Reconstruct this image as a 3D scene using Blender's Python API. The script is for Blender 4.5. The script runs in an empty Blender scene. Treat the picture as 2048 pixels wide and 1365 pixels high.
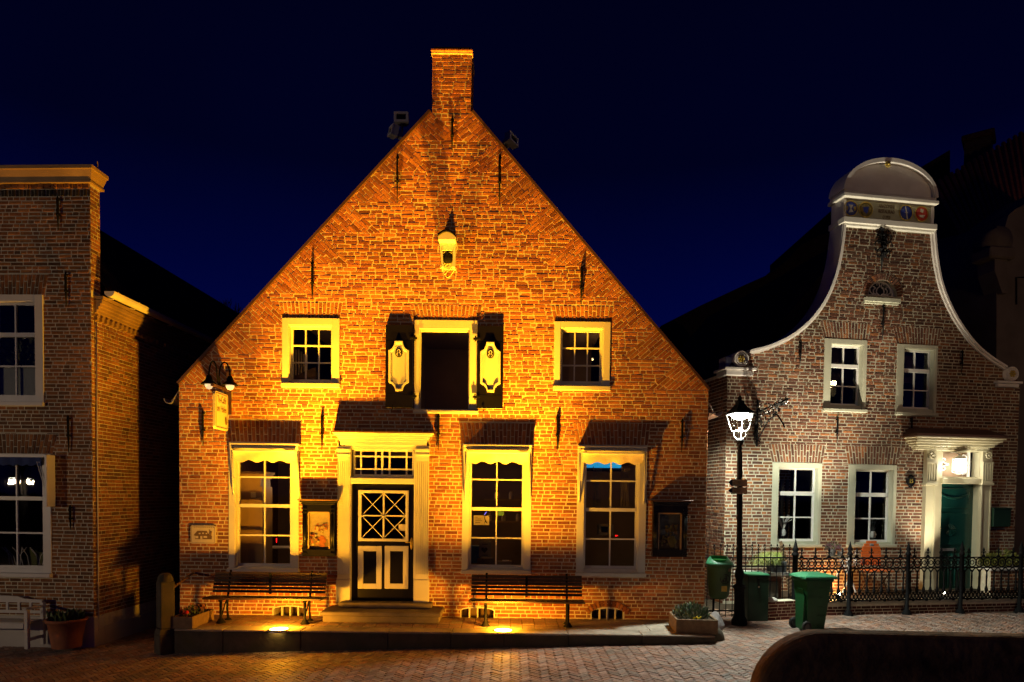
import bpy, math, random
from mathutils import Vector, Matrix
R = random.Random(7)
rad = math.radians
pi = math.pi
S = bpy.context.scene
COL = S.collection

# ------------------------------------------------------------------ camera
F_PX, CX, CY = 1365.33, 1024.0, 1035.0
PITCH, ROLL = 0.0328, 0.0118
CAM = Vector((0, -12.08, 2.32))
cam_rot = Matrix.Rotation(pi/2-PITCH, 4, 'X') @ Matrix.Rotation(ROLL, 4, 'Z')
cd = bpy.data.cameras.new("camera"); cam = bpy.data.objects.new("camera", cd); COL.objects.link(cam)
cam.matrix_world = Matrix.Translation(CAM) @ cam_rot
cd.sensor_width = 36; cd.lens = F_PX/2048*36
cd.shift_x = 0; cd.shift_y = (CY-682.5)/2048
cd.clip_start = .05; cd.clip_end = 900
S.camera = cam
# ------------------------------------------------------------------ sky and exposure
W = bpy.data.worlds.new("World"); S.world = W; W.use_nodes = True
nt = W.node_tree; nt.nodes.clear()
o_ = nt.nodes.new('ShaderNodeOutputWorld'); bg = nt.nodes.new('ShaderNodeBackground')
tc = nt.nodes.new('ShaderNodeTexCoord'); sx = nt.nodes.new('ShaderNodeSeparateXYZ'); rp = nt.nodes.new('ShaderNodeValToRGB')
nt.links.new(tc.outputs['Generated'], sx.inputs[0]); nt.links.new(sx.outputs[2], rp.inputs[0])
e = rp.color_ramp.elements
e[0].position = 0.0; e[0].color = (.0003, .0030, .074, 1)
e[1].position = .85; e[1].color = (.0004, .0005, .0042, 1)
q = e.new(.22); q.color = (.0002, .0016, .042, 1)
q = e.new(.42); q.color = (.0002, .0006, .0115, 1)
nz_ = nt.nodes.new('ShaderNodeTexNoise'); nz_.inputs['Scale'].default_value = 2.2; nz_.inputs['Detail'].default_value = 5; nt.links.new(tc.outputs['Generated'], nz_.inputs[0])
mr_ = nt.nodes.new('ShaderNodeMapRange'); mr_.inputs[3].default_value = .72; mr_.inputs[4].default_value = 1.28; nt.links.new(nz_.outputs[0], mr_.inputs[0])
vm_ = nt.nodes.new('ShaderNodeVectorMath'); vm_.operation = 'SCALE'; nt.links.new(rp.outputs[0], vm_.inputs[0]); nt.links.new(mr_.outputs[0], vm_.inputs['Scale'])
nt.links.new(vm_.outputs[0], bg.inputs[0]); bg.inputs[1].default_value = 1.0
nt.links.new(bg.outputs[0], o_.inputs[0])
S.view_settings.view_transform = 'Standard'; S.view_settings.look = 'None'
S.view_settings.exposure = 0; S.view_settings.gamma = 1
S.cycles.max_bounces = 6; S.cycles.diffuse_bounces = 3; S.cycles.transparent_max_bounces = 12
S.cycles.sample_clamp_indirect = 4; S.cycles.use_denoising = True
S.cycles.caustics_reflective = False; S.cycles.caustics_refractive = False
SODIUM = (1.0, .42, .012)

# ------------------------------------------------------------------ helpers
def ray(u, v):
    return (cam_rot.to_3x3() @ Vector(((u-CX)/F_PX, -(v-CY)/F_PX, -1)))
def loc(fr, u, v, y=0.0):
    inv = fr.inverted(); o = inv @ CAM; d = inv.to_3x3() @ ray(u, v)
    p = o + d*((y-o.y)/d.y)
    return p.x, p.z
def onz(u, v, z):
    d = ray(u, v); return CAM + d*((z-CAM.z)/d.z)
def atd(u, v, Y):
    d = ray(u, v); return CAM + d*((Y-CAM.y)/d.y)
def rect(fr, u0, v0, u1, v1, y=0.0):
    um, vm = (u0+u1)/2, (v0+v1)/2
    return loc(fr, u0, vm, y)[0], loc(fr, u1, vm, y)[0], loc(fr, um, v1, y)[1], loc(fr, um, v0, y)[1]
def frame(x, y, z, rz): return Matrix.Translation((x, y, z)) @ Matrix.Rotation(rz, 4, 'Z')
I4 = Matrix.Identity(4)

def mat(name, col, rough=.6, metal=0, var=.15, vs=6, bump=0, bs=40, attr=False, emit=0, spec=.4, var2=None, trans=False, coat=0):
    m = bpy.data.materials.new(name); m.use_nodes = True; t = m.node_tree; N = t.nodes; L = t.links
    b = N['Principled BSDF']
    b.inputs['Roughness'].default_value = rough; b.inputs['Metallic'].default_value = metal
    b.inputs['Specular IOR Level'].default_value = spec; b.inputs['Coat Weight'].default_value = coat
    co = N.new('ShaderNodeTexCoord')
    n = N.new('ShaderNodeTexNoise'); n.inputs['Scale'].default_value = vs; n.inputs['Detail'].default_value = 6
    L.new(co.outputs['Object'], n.inputs['Vector'])
    mp = N.new('ShaderNodeMapRange'); L.new(n.outputs[0], mp.inputs[0])
    mp.inputs[1].default_value = .25; mp.inputs[2].default_value = .75
    mp.inputs[3].default_value = 1-var; mp.inputs[4].default_value = 1+var
    mx = N.new('ShaderNodeVectorMath'); mx.operation = 'SCALE'
    if attr:
        a = N.new('ShaderNodeAttribute'); a.attribute_name = 'Col'; L.new(a.outputs['Color'], mx.inputs[0])
    else: mx.inputs[0].default_value = col[:3]
    L.new(mp.outputs[0], mx.inputs['Scale'])
    src = mx.outputs[0]
    if var2:
        n2 = N.new('ShaderNodeTexNoise'); n2.inputs['Scale'].default_value = var2[1]; n2.inputs['Detail'].default_value = 5
        L.new(co.outputs['Object'], n2.inputs['Vector'])
        m2 = N.new('ShaderNodeMapRange'); L.new(n2.outputs[0], m2.inputs[0])
        m2.inputs[1].default_value = .5; m2.inputs[2].default_value = .68; m2.inputs[3].default_value = 0; m2.inputs[4].default_value = var2[2]
        mm = N.new('ShaderNodeMix'); mm.data_type = 'RGBA'; L.new(m2.outputs[0], mm.inputs[0]); L.new(src, mm.inputs[6])
        mm.inputs[7].default_value = (*var2[0], 1); src = mm.outputs[2]
    L.new(src, b.inputs['Base Color'])
    if emit:
        b.inputs['Emission Color'].default_value = (*col[:3], 1); b.inputs['Emission Strength'].default_value = emit
    if bump:
        n3 = N.new('ShaderNodeTexNoise'); n3.inputs['Scale'].default_value = bs; n3.inputs['Detail'].default_value = 8
        L.new(co.outputs['Object'], n3.inputs['Vector'])
        bp = N.new('ShaderNodeBump'); bp.inputs['Strength'].default_value = 1; bp.inputs['Distance'].default_value = bump
        L.new(n3.outputs[0], bp.inputs['Height']); L.new(bp.outputs[0], b.inputs['Normal'])
    return m
def emis(name, col, s):
    m = mat(name, col, emit=s); return m
def glassmat(name, tint=.9, refl=1.0):
    m = bpy.data.materials.new(name); m.use_nodes = True; t = m.node_tree; N = t.nodes; L = t.links; N.clear()
    o = N.new('ShaderNodeOutputMaterial'); a = N.new('ShaderNodeBsdfTransparent'); g = N.new('ShaderNodeBsdfGlossy')
    a.inputs[0].default_value = (tint, tint, tint, 1); g.inputs['Roughness'].default_value = .01
    fr = N.new('ShaderNodeFresnel'); fr.inputs[0].default_value = 1.45
    mu = N.new('ShaderNodeMath'); mu.operation = 'MULTIPLY'; mu.inputs[1].default_value = refl
    nz = N.new('ShaderNodeTexNoise'); nz.inputs['Scale'].default_value = 3; bp = N.new('ShaderNodeBump'); bp.inputs['Distance'].default_value = .002
    L.new(nz.outputs[0], bp.inputs['Height']); L.new(bp.outputs[0], g.inputs['Normal'])
    x = N.new('ShaderNodeMixShader'); L.new(fr.outputs[0], mu.inputs[0]); L.new(mu.outputs[0], x.inputs[0])
    L.new(a.outputs[0], x.inputs[1]); L.new(g.outputs[0], x.inputs[2]); L.new(x.outputs[0], o.inputs[0])
    return m

M = dict(
    brick=mat('weathered_brick', (.3, .1, .05), .85, var=.35, vs=22, bump=.003, bs=60, attr=True, spec=.15, var2=((.12, .07, .035), 1.1, .4)),
    mortar=mat('lime_mortar', (.62, .54, .36), .95, var=.25, vs=9, bump=.004, bs=90, spec=.1),
    mortar_r=mat('pale_grey_mortar', (.37, .35, .26), .95, var=.3, vs=7, bump=.003, bs=90, spec=.1),
    mortar_d=mat('grey_mortar', (.60, .57, .43), .95, var=.25, vs=9, bump=.003, bs=90, spec=.1),
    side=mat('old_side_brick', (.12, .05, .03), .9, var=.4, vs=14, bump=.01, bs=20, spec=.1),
    white=mat('cream_white_paint', (.62, .60, .52), .45, var=.05, vs=4, bump=.0006, bs=50),
    sash=mat('white_sash_paint', (.66, .65, .61), .4, var=.05, vs=4),
    grey=mat('grey_white_paint', (.66, .63, .58), .6, var=.12, vs=3, bump=.001, bs=30),
    greige=mat('grey_green_paint', (.40, .40, .30), .45, var=.08, vs=5, bump=.0005, bs=50),
    plaster=mat('pale_stucco', (.50, .48, .44), .8, var=.15, vs=2, bump=.003, bs=30, spec=.2),
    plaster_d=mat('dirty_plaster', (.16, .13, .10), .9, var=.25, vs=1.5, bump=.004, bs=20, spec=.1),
    black=mat('black_green_lacquer', (.005, .0045, .004), .3, var=.2, vs=3),
    iron=mat('wrought_iron', (.005, .005, .0055), .75, 0, var=.3, vs=20, bump=.001, bs=80, spec=.12),
    steel=mat('galvanised_steel', (.45, .44, .42), .4, .7, var=.15, vs=20),
    tile=mat('roof_tile', (.48, .13, .06), .8, var=.4, vs=5, bump=.02, bs=9, spec=.2),
    tile_d=mat('dark_roof_tile', (.040, .024, .018), .9, var=.4, vs=5, bump=.02, bs=9, spec=.1),
    stone=mat('sandstone_slab', (.36, .31, .25), .85, var=.22, vs=4, bump=.004, bs=25, spec=.2, var2=((.15, .13, .10), 2.5, .6)),
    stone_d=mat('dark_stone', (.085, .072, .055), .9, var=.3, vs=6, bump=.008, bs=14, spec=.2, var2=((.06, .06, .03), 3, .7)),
    bluestone=mat('blue_stone_step', (.16, .13, .11), .75, var=.25, vs=5, bump=.002, bs=30, spec=.3),
    rock=mat('grey_rock', (.33, .32, .33), .85, var=.4, vs=7, bump=.03, bs=9, spec=.2),
    paver=mat('clinker_paver', (.2, .1, .08), .66, var=.35, vs=30, bump=.003, bs=60, attr=True, spec=.4, var2=((.10, .08, .065), 1.4, .5)),
    ground=mat('street_ground', (.075, .058, .047), .9, var=.4, vs=12, bump=.006, bs=40, spec=.2),
    soil=mat('garden_soil', (.06, .045, .03), .95, var=.4, vs=14, bump=.02, bs=30, spec=.1),
    wood=mat('brown_bench_wood', (.055, .032, .018), .55, var=.35, vs=9, bump=.002, bs=40),
    whitewood=mat('white_bench_paint', (.60, .58, .52), .5, var=.08, vs=6),
    terra=mat('terracotta', (.30, .11, .05), .8, var=.2, vs=8, bump=.002, bs=30),
    boxwood=mat('planter_wood', (.20, .13, .07), .8, var=.3, vs=12, bump=.003, bs=30),
    wall_in=mat('room_wall', (.42, .30, .17), .8, var=.1, vs=1),
    dark_in=mat('dark_room', (.26, .17, .10), .9, var=.3, vs=1),
    cup=mat('ochre_cupboard', (.36, .24, .12), .6, var=.1, vs=2),
    glass=glassmat('window_glass', .93, .4),
    glass_c=glassmat('lantern_glass', .98, .02),
    fabric=mat('cream_awning_cloth', (.62, .52, .36), .85, var=.1, vs=8, bump=.002, bs=30),
    blue_fabric=mat('blue_awning_cloth', (.03, .05, .16), .85, var=.1, vs=8),
    gold=mat('gilding', (.55, .40, .08), .35, .5, var=.2, vs=30),
    signy=mat('yellow_sign_paint', (.80, .70, .36), .5, var=.04, vs=10),
    ink=mat('dark_ink', (.03, .025, .02), .6, var=.2, vs=10),
    inkbrown=mat('brown_ink', (.16, .10, .04), .6, var=.2, vs=10),
    card=mat('printed_card', (.62, .55, .42), .7, var=.05, vs=10),
    green=mat('green_plastic', (.008, .065, .02), .4, var=.12, vs=5, bump=.0006, bs=60),
    green_l=mat('pale_green_lid', (.04, .22, .11), .35, var=.08, vs=5),
    green_o=mat('olive_green_plastic', (.06, .13, .045), .4, var=.1, vs=5),
    green_in=mat('green_bin_inside', (.01, .20, .03), .4),
    green_d=mat('dark_green_steel', (.010, .030, .016), .4, var=.15, vs=4),
    door_g=mat('bottle_green_door', (.006, .050, .038), .28, var=.1, vs=4, coat=.3),
    rubber=mat('black_rubber', (.012, .012, .012), .7),
    orange=mat('orange_slats', (.62, .12, .02), .45, var=.1, vs=10),
    leaf=mat('leaf_green', (.06, .12, .035), .6, attr=True, var=.3, vs=20),
    bulb=emis('warm_bulb', (1, .72, .35), .9),
    cream=mat('cream_door_paint', (.46, .42, .28), .4, var=.06, vs=4, bump=.0005, bs=50),
    cornice_o=mat('sodium_tinted_cornice', (.34, .22, .10), .7, var=.25, vs=3, bump=.002, bs=30),  # the sodium light on the cornice is put into its colour
    uplight=emis('sodium_uplight', (1, .62, .12), 60),
    lampw=emis('white_lamp', (.95, 1, .88), 90),
    lampd=emis('warm_door_lamp', (1, .96, .86), 30),
    gardenl=emis('garden_spot', (1, .97, .85), 60),
    blue_l=emis('cyan_tube', (.02, .42, .85), .7),
    red_l=emis('red_diode', (1, .01, .01), 3),
    violet=emis('violet_pen_light', (.25, .2, 1), 1.2),
    slate=mat('slate_sill', (.06, .06, .065), .6, var=.2, vs=8),
    stonewall=mat('brown_parapet', (.20, .115, .06), .95, var=.45, vs=5, bump=.03, bs=6, spec=.06, var2=((.05, .03, .02), 4, .7)),
    medal_b=mat('medallion_blue', (.02, .04, .30), .5), medal_r=mat('medallion_red', (.55, .04, .02), .5),
    medal_k=mat('medallion_brown', (.16, .12, .03), .5), medal_w=mat('medallion_white', (.6, .58, .45), .5),
    friezebg=mat('frieze_green_grey', (.36, .35, .23), .7, var=.12, vs=8),
    silverpot=mat('silver_pot', (.16, .15, .14), .4, .6), greypot=mat('anthracite_pot', (.05, .055, .06), .6),
    pink=mat('heather_flowers', (.45, .12, .20), .7, var=.4, vs=40), yel=mat('yellow_primrose', (.8, .65, .02), .6),
    lead=mat('brown_copper_roof', (.10, .05, .035), .5, .3, var=.2, vs=8),
    blind=mat('pale_blind', (.30, .33, .30), .8, var=.05, vs=3),
    blueline=mat('blue_box', (.05, .12, .22), .7),
)

class MB:
    def __init__(s, T=None): s.v = []; s.f = []; s.m = []; s.c = []; s.sm = []; s.T = T
    def add(s, vs, fs, m=0, c=(1, 1, 1), sm=False):
        b = len(s.v); T = s.T
        s.v += [tuple(T @ Vector(p)) for p in vs] if T is not None else [tuple(p) for p in vs]
        for f in fs: s.f.append([i+b for i in f]); s.m.append(m); s.c.append(c); s.sm.append(sm)
        return s
    def box(s, x0, x1, y0, y1, z0, z1, m=0, c=(1, 1, 1), T=None):
        vs = [(x, y, z) for z in (z0, z1) for y in (y0, y1) for x in (x0, x1)]
        if T is not None: vs = [T @ Vector(p) for p in vs]
        return s.add(vs, [(0, 2, 3, 1), (4, 5, 7, 6), (0, 1, 5, 4), (2, 6, 7, 3), (0, 4, 6, 2), (1, 3, 7, 5)], m, c)
    def bbox(s, x0, x1, y0, y1, z0, z1, b=.008, m=0, T=None, c=(1, 1, 1)):   # bevelled box
        P = []
        for i, (z, ins) in enumerate(((z0, b), (z0+b, 0), (z1-b, 0), (z1, b))):
            k = b if ins == 0 else 0
            a0, a1, c0, c1 = x0+ins, x1-ins, y0+ins, y1-ins
            d = b*.7
            P += [(a0+d, c0, z), (a1-d, c0, z), (a1, c0+d, z), (a1, c1-d, z), (a1-d, c1, z), (a0+d, c1, z), (a0, c1-d, z), (a0, c0+d, z)]
        if T is not None: P = [T @ Vector(p) for p in P]
        F = [tuple(range(7, -1, -1)), tuple(range(24, 32))]
        for r in range(3):
            for i in range(8): F.append((r*8+i, r*8+(i+1) % 8, (r+1)*8+(i+1) % 8, (r+1)*8+i))
        return s.add(P, F, m, c)
    def prism(s, poly, y0, y1, m=0, c=(1, 1, 1)):      # polygon in xz, extruded in y
        n = len(poly); ar = sum(poly[i][0]*poly[(i+1) % n][1]-poly[(i+1) % n][0]*poly[i][1] for i in range(n))
        if ar < 0: poly = poly[::-1]
        vs = [(x, y0, z) for x, z in poly]+[(x, y1, z) for x, z in poly]
        fs = [tuple(range(n)), tuple(range(2*n-1, n-1, -1))]+[(i+n, (i+1) % n+n, (i+1) % n, i) for i in range(n)]
        return s.add(vs, fs, m, c)
    def hprism(s, poly, z0, z1, m=0, c=(1, 1, 1)):     # polygon in xy, extruded in z
        n = len(poly); ar = sum(poly[i][0]*poly[(i+1) % n][1]-poly[(i+1) % n][0]*poly[i][1] for i in range(n))
        if ar < 0: poly = poly[::-1]
        vs = [(x, y, z0) for x, y in poly]+[(x, y, z1) for x, y in poly]
        fs = [tuple(range(n-1, -1, -1)), tuple(range(n, 2*n))]+[(i, (i+1) % n, (i+1) % n+n, i+n) for i in range(n)]
        return s.add(vs, fs, m, c)
    def tube(s, pts, r, n=8, m=0, c=(1, 1, 1), closed=False):
        pts = [Vector(p) for p in pts]; k = len(pts); rs = r if isinstance(r, (list, tuple)) else [r]*k
        V = []; up = None
        for i, p in enumerate(pts):
            a = pts[i-1] if (i or closed) else p; b = pts[(i+1) % k] if (i < k-1 or closed) else p
            t = (b-a).normalized()
            if up is None: up = t.orthogonal().normalized()
            up = (up-t*up.dot(t)); up = up.normalized() if up.length > 1e-6 else t.orthogonal().normalized()
            w = t.cross(up)
            V += [tuple(p+(up*math.cos(2*pi*j/n)+w*math.sin(2*pi*j/n))*rs[i]) for j in range(n)]
        F = []
        for i in range(k if closed else k-1):
            i2 = (i+1) % k
            for j in range(n): F.append((i*n+j, i*n+(j+1) % n, i2*n+(j+1) % n, i2*n+j))
        if not closed: F += [tuple(range(n-1, -1, -1)), tuple((k-1)*n+j for j in range(n))]
        return s.add(V, F, m, c, sm=n > 5)
    def lathe(s, prof, cx=0, cy=0, n=20, m=0, c=(1, 1, 1), axis='z', z=0, sx=1, sy=1, cap=True, sm=True):
        V = []
        for r, h in prof:
            for j in range(n):
                a = 2*pi*j/n; x, y = r*math.cos(a)*sx, r*math.sin(a)*sy
                V.append((cx+x, cy+y, h+z) if axis == 'z' else (cx+x, cy+h, z+y))
        k = len(prof); F = []
        for i in range(k-1):
            for j in range(n):
                q = (i*n+j, i*n+(j+1) % n, (i+1)*n+(j+1) % n, (i+1)*n+j)
                F.append(q if axis == 'z' else q[::-1])
        s.add(V, F, m, c, sm=sm)
        if cap:
            s.add(V[:n], [tuple(range(n-1, -1, -1)) if axis == 'z' else tuple(range(n))], m, c)
            s.add(V[-n:], [tuple(range(n)) if axis == 'z' else tuple(range(n-1, -1, -1))], m, c)
        return s
    def sphere(s, p, r, m=0, n=12, sz=1, c=(1, 1, 1)):
        pr = [(r*math.sin(pi*i/8)+1e-5, -r*sz*math.cos(pi*i/8)) for i in range(9)]
        return s.lathe(pr, p[0], p[1], n, m, c, z=p[2], cap=False)
    def build(s, name, mats, parent=None, fr=None):
        me = bpy.data.meshes.new(name); me.from_pydata(s.v, [], s.f)
        mats = mats if isinstance(mats, (list, tuple)) else [mats]
        for k in mats: me.materials.append(M[k] if isinstance(k, str) else k)
        if s.f:
            me.polygons.foreach_set('material_index', s.m); me.polygons.foreach_set('use_smooth', s.sm)
            ca = me.color_attributes.new('Col', 'FLOAT_COLOR', 'CORNER'); arr = []
            for f, c in zip(s.f, s.c): arr += [c[0], c[1], c[2], 1.0]*len(f)
            ca.data.foreach_set('color', arr)
        me.update(); o = bpy.data.objects.new(name, me); COL.objects.link(o)
        if parent is not None: o.parent = parent
        return o
def tag(o, label, cat, group=None, kind=None):
    if label: o['label'] = label
    if cat: o['category'] = cat
    if group: o['group'] = group
    if kind: o['kind'] = kind
    return o
def thing(name, fr, label, cat, group=None):
    o = bpy.data.objects.new(name, None); COL.objects.link(o); o.matrix_world = fr; o.empty_display_size = .1
    return tag(o, label, cat, group)
def dup(root, fr, label=None):
    r = root.copy(); COL.objects.link(r); r.matrix_world = fr
    if label: r['label'] = label
    for ch in list(root.children):
        c = ch.copy(); COL.objects.link(c); c.parent = r
        for g in list(ch.children):
            d = g.copy(); COL.objects.link(d); d.parent = c
    return r
def struct(o): o['kind'] = 'structure'; return o
def text(s, size, parent, T, material, name='lettering', ext=.002, align='CENTER', sxy=(1, 1)):
    cu = bpy.data.curves.new(name, 'FONT'); cu.body = s; cu.size = size; cu.extrude = ext; cu.align_x = align; cu.align_y = 'CENTER'
    cu.materials.append(M[material]); tmp = bpy.data.objects.new('t', cu)
    me = bpy.data.meshes.new_from_object(tmp); bpy.data.objects.remove(tmp)
    me.transform(T @ Matrix.Diagonal((sxy[0], sxy[1], 1, 1)))
    o = bpy.data.objects.new(name, me); COL.objects.link(o)
    if not me.materials: me.materials.append(M[material])
    if parent is not None: o.parent = parent
    return o
def lamp(kind, p, energy, col, parent=None, **k):
    l = bpy.data.lights.new('lamp_light', kind); l.energy = energy; l.color = col
    for a, b in k.items(): setattr(l, a, b)
    o = bpy.data.objects.new('lamp_light', l); COL.objects.link(o); o.location = p
    return o
def aim(o, d): o.rotation_euler = Vector(d).to_track_quat('-Z', 'Y').to_euler()

# ---- polygons
def clip(P, a, b, c):
    out = []; n = len(P)
    for i in range(n):
        p, q = P[i], P[(i+1) % n]; dp = a*p[0]+b*p[1]-c; dq = a*q[0]+b*q[1]-c
        if dp <= 0: out.append(p)
        if (dp < 0 < dq) or (dq < 0 < dp):
            t = dp/(dp-dq); out.append((p[0]+(q[0]-p[0])*t, p[1]+(q[1]-p[1])*t))
    return out
def area(P): return .5*sum(P[i][0]*P[(i+1) % len(P)][1]-P[(i+1) % len(P)][0]*P[i][1] for i in range(len(P))) if len(P) > 2 else 0
def ccw(P): return P if area(P) > 0 else P[::-1]
def halfs(P):           # inside: a x + b y <= c
    P = ccw(P); H = []
    for i in range(len(P)):
        p, q = P[i], P[(i+1) % len(P)]; a, b = q[1]-p[1], -(q[0]-p[0]); l = math.hypot(a, b)
        if l > 1e-9: H.append((a/l, b/l, (a*p[0]+b*p[1])/l))
    return H
def inter(P, H):
    for a, b, c in H:
        P = clip(P, a, b, c)
        if len(P) < 3: return []
    return P
def subtract(P, H, bb):
    xs = [p[0] for p in P]; zs = [p[1] for p in P]
    if max(xs) <= bb[0] or min(xs) >= bb[1] or max(zs) <= bb[2] or min(zs) >= bb[3]: return [P]
    out = []; cur = P
    for a, b, c in H:
        o = clip(cur, -a, -b, -c)
        if len(o) > 2 and abs(area(o)) > 1e-6: out.append(o)
        cur = clip(cur, a, b, c)
        if len(cur) < 3: break
    return out
def hole(P, grow=0):
    H = [(a, b, c+grow) for a, b, c in halfs(P)]
    xs = [p[0] for p in P]; zs = [p[1] for p in P]
    return H, (min(xs)-grow, max(xs)+grow, min(zs)-grow, max(zs)+grow)
def subs(P, holes):
    L = [P]
    for H, bb in holes:
        N = []
        for p in L: N += subtract(p, H, bb)
        L = N
    return L
def rectp(x0, x1, z0, z1): return [(x0, z0), (x1, z0), (x1, z1), (x0, z1)]

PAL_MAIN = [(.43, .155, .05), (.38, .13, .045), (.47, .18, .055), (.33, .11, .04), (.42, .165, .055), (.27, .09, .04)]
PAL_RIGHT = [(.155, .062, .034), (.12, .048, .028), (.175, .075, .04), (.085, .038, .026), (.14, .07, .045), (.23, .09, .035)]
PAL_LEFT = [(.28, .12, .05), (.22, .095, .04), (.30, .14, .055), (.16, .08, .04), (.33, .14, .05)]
def emit_brick(mb, P, d, col, jit=.0015, ch=.004, mi=1):
    if len(P) < 3 or abs(area(P)) < 6e-4: return
    P = ccw(P); xs = [p[0] for p in P]; zs = [p[1] for p in P]
    w, h = max(xs)-min(xs), max(zs)-min(zs)
    if w < .018 or h < .014: return
    cx, cz = sum(xs)/len(xs), sum(zs)/len(zs)
    k = max(.3, 1-2*ch/min(w, h)) if min(w, h) < .03 else None
    tx, tz = R.uniform(-.01, .01), R.uniform(-.03, .03)
    lo = [(x+R.uniform(-jit, jit), z+R.uniform(-jit, jit)) for x, z in P]
    sxx, szz = (w-2*ch)/w, (h-2*ch)/h
    hi = [(cx+(x-cx)*sxx+R.uniform(-jit, jit)*.6, cz+(z-cz)*szz+R.uniform(-jit, jit)*.6) for x, z in lo]
    n = len(P)
    V = [(x, .001, z) for x, z in lo]+[(x, -(d+tx*(x-cx)+tz*(z-cz)), z) for x, z in hi]
    F = [tuple(range(n, 2*n))]+[(i, (i+1) % n, (i+1) % n+n, i+n) for i in range(n)]
    mb.add(V, F, mi, col)
def bcol(pal, dirt=0):
    c = R.choice(pal); k = R.uniform(.75, 1.2)*(1-dirt); return (c[0]*k, c[1]*k, c[2]*k)
def courses(mb, z0, z1, h, L, outline, holes, pal, depth, rough=None, mort=.011, dirt=None):
    """horizontal courses between z0 and z1; outline(z)->(xl,xr)"""
    k = int(round((z1-z0)/h))
    for i in range(k):
        a, b = z0+i*h, z0+(i+1)*h; m = (a+b)/2
        la, ra = outline(a+1e-4); lb, rb = outline(b-1e-4)
        row = halfs([(la, a), (ra, a), (rb, b), (lb, b)])
        x = min(la, lb)-R.uniform(0, L); xe = max(ra, rb); head = (i % 2 == 0)
        while x < xe:
            l = L if R.random() < (.25 if head else .85) else (L+mort)/2-mort
            l *= R.uniform(.94, 1.05)
            P = rectp(x+mort/2, x+l+mort/2, a+mort/2*R.uniform(.8, 1.2), b-mort/2*R.uniform(.8, 1.2))
            x += l+mort
            if P[1][0] < min(la, lb) or P[0][0] > xe: continue
            P = inter(P, row)
            if len(P) < 3: continue
            cx = (P[0][0]+P[1][0])/2; rg = rough(cx, m) if rough else 1
            col = bcol(pal, dirt(cx, m) if dirt else 0)
            for Q in subs(P, holes):
                d = depth*R.uniform(.55, 1.25)
                if rg > 1: d = max(.0006, depth*(1+R.uniform(-.9, 1.0)*(rg-1)))
                emit_brick(mb, Q, d, col, jit=.0016*rg)
def fan(mb, xb0, xb1, xt0, xt1, zb, zt, pal, depth, wv=.072, mort=.011, split=True):
    n = max(4, int(round((xt1-xt0)/wv))); c = (xb0+xb1)/2
    for i in range(n):
        t0, t1 = i/n, (i+1)/n; g = mort/2/(xt1-xt0)
        def X(t, z): k = (z-zb)/(zt-zb); return (xb0+(xb1-xb0)*t)*(1-k)+(xt0+(xt1-xt0)*t)*k
        cuts = [zb, zt]
        if split: cuts = [zb, zb+(zt-zb)*(.36 if i % 2 else .66), zt]
        for a, b in zip(cuts[:-1], cuts[1:]):
            a2, b2 = a+mort/2, b-mort/2
            emit_brick(mb, [(X(t0+g, a2), a2), (X(t1-g, a2), a2), (X(t1-g, b2), b2), (X(t0+g, b2), b2)], depth*R.uniform(.7, 1.2), bcol(pal))
def anchor(parent, x, z0, z1, y=-.03):
    a = MB(); zc = z0+(z1-z0)*.45
    a.tube([(x, y-.01, z1), (x, y-.012, z1-.05), (x, y-.01, zc), (x, y, z0)], [.008, .021, .019, .005], 6)
    a.box(x-.03, x+.03, y-.012, .01, zc-.012, zc+.012); a.sphere((x, y-.02, zc), .02)
    a.box(x-.025, x+.025, y-.005, .01, z1-.06, z1-.035)
    return a.build('wall_anchor', 'iron', parent)

# ================================================================== window builder (in a frame's local x,z; y into the wall)
def window(parent, fr, out, inn, vb, hb, deep=.09, mc='white', ms='sash', sill=.05, front=-.022, bar=.024, st=.045, name='window', sillh=.07, glass='glass'):
    X0, X1, Z0, Z1 = rect(fr, *out); a0, a1, c0, c1 = rect(fr, *inn, y=deep)
    w = MB(); i0, i1, j0, j1 = a0-st, a1+st, c0-st, c1+st
    j0 = max(j0, Z0+sillh+.004)
    w.bbox(X0, i0, front, deep+.06, Z0+sillh, Z1, .006); w.bbox(i1, X1, front, deep+.06, Z0+sillh, Z1, .006)
    w.box(i0, i1, front+.003, deep+.06, j1, Z1-.003); w.box(i0, i1, .02, deep+.06, Z0+sillh, j0)
    for q in (i0, i1-.014): w.box(q, q+.014, front+.02, deep-.02, j0, j1)          # staff beads
    w.box(i0+.014, i1-.014, front+.02, deep-.02, j1-.014, j1)
    o = w.build(name, mc, parent)
    sl = MB(); sl.bbox(X0-.012, X1+.012, front-sill, deep+.05, Z0, Z0+sillh, .008); sl.build('sill', mc, o)
    s = MB(); y0, y1 = deep-.022, deep+.022
    s.box(i0+.014, a0, y0, y1, j0, j1-.014); s.box(a1, i1-.014, y0, y1, j0, j1-.014)
    s.box(a0, a1, y0+.001, y1, j0, c0); s.box(a0, a1, y0+.001, y1, c1, j1-.014)
    for u in vb:
        x = loc(fr, u, (inn[1]+inn[3])/2, deep)[0]; s.box(x-bar/2, x+bar/2, y0+.004, y1-.004, c0, c1)
    for v, t in hb:
        z = loc(fr, (inn[0]+inn[2])/2, v, deep)[1]; yy = .002 if t < .04 else -.016
        s.box(a0, a1, y0+yy, y1-.002, z-t/2, z+t/2)
    s.build('sash', ms, o)
    g = MB(); g.box(a0-.005, a1+.005, deep+.008, deep+.012, c0-.005, c1+.005); g.build('glass', glass, o)
    return o, (X0, X1, Z0, Z1), (a0, a1, c0, c1)

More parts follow.
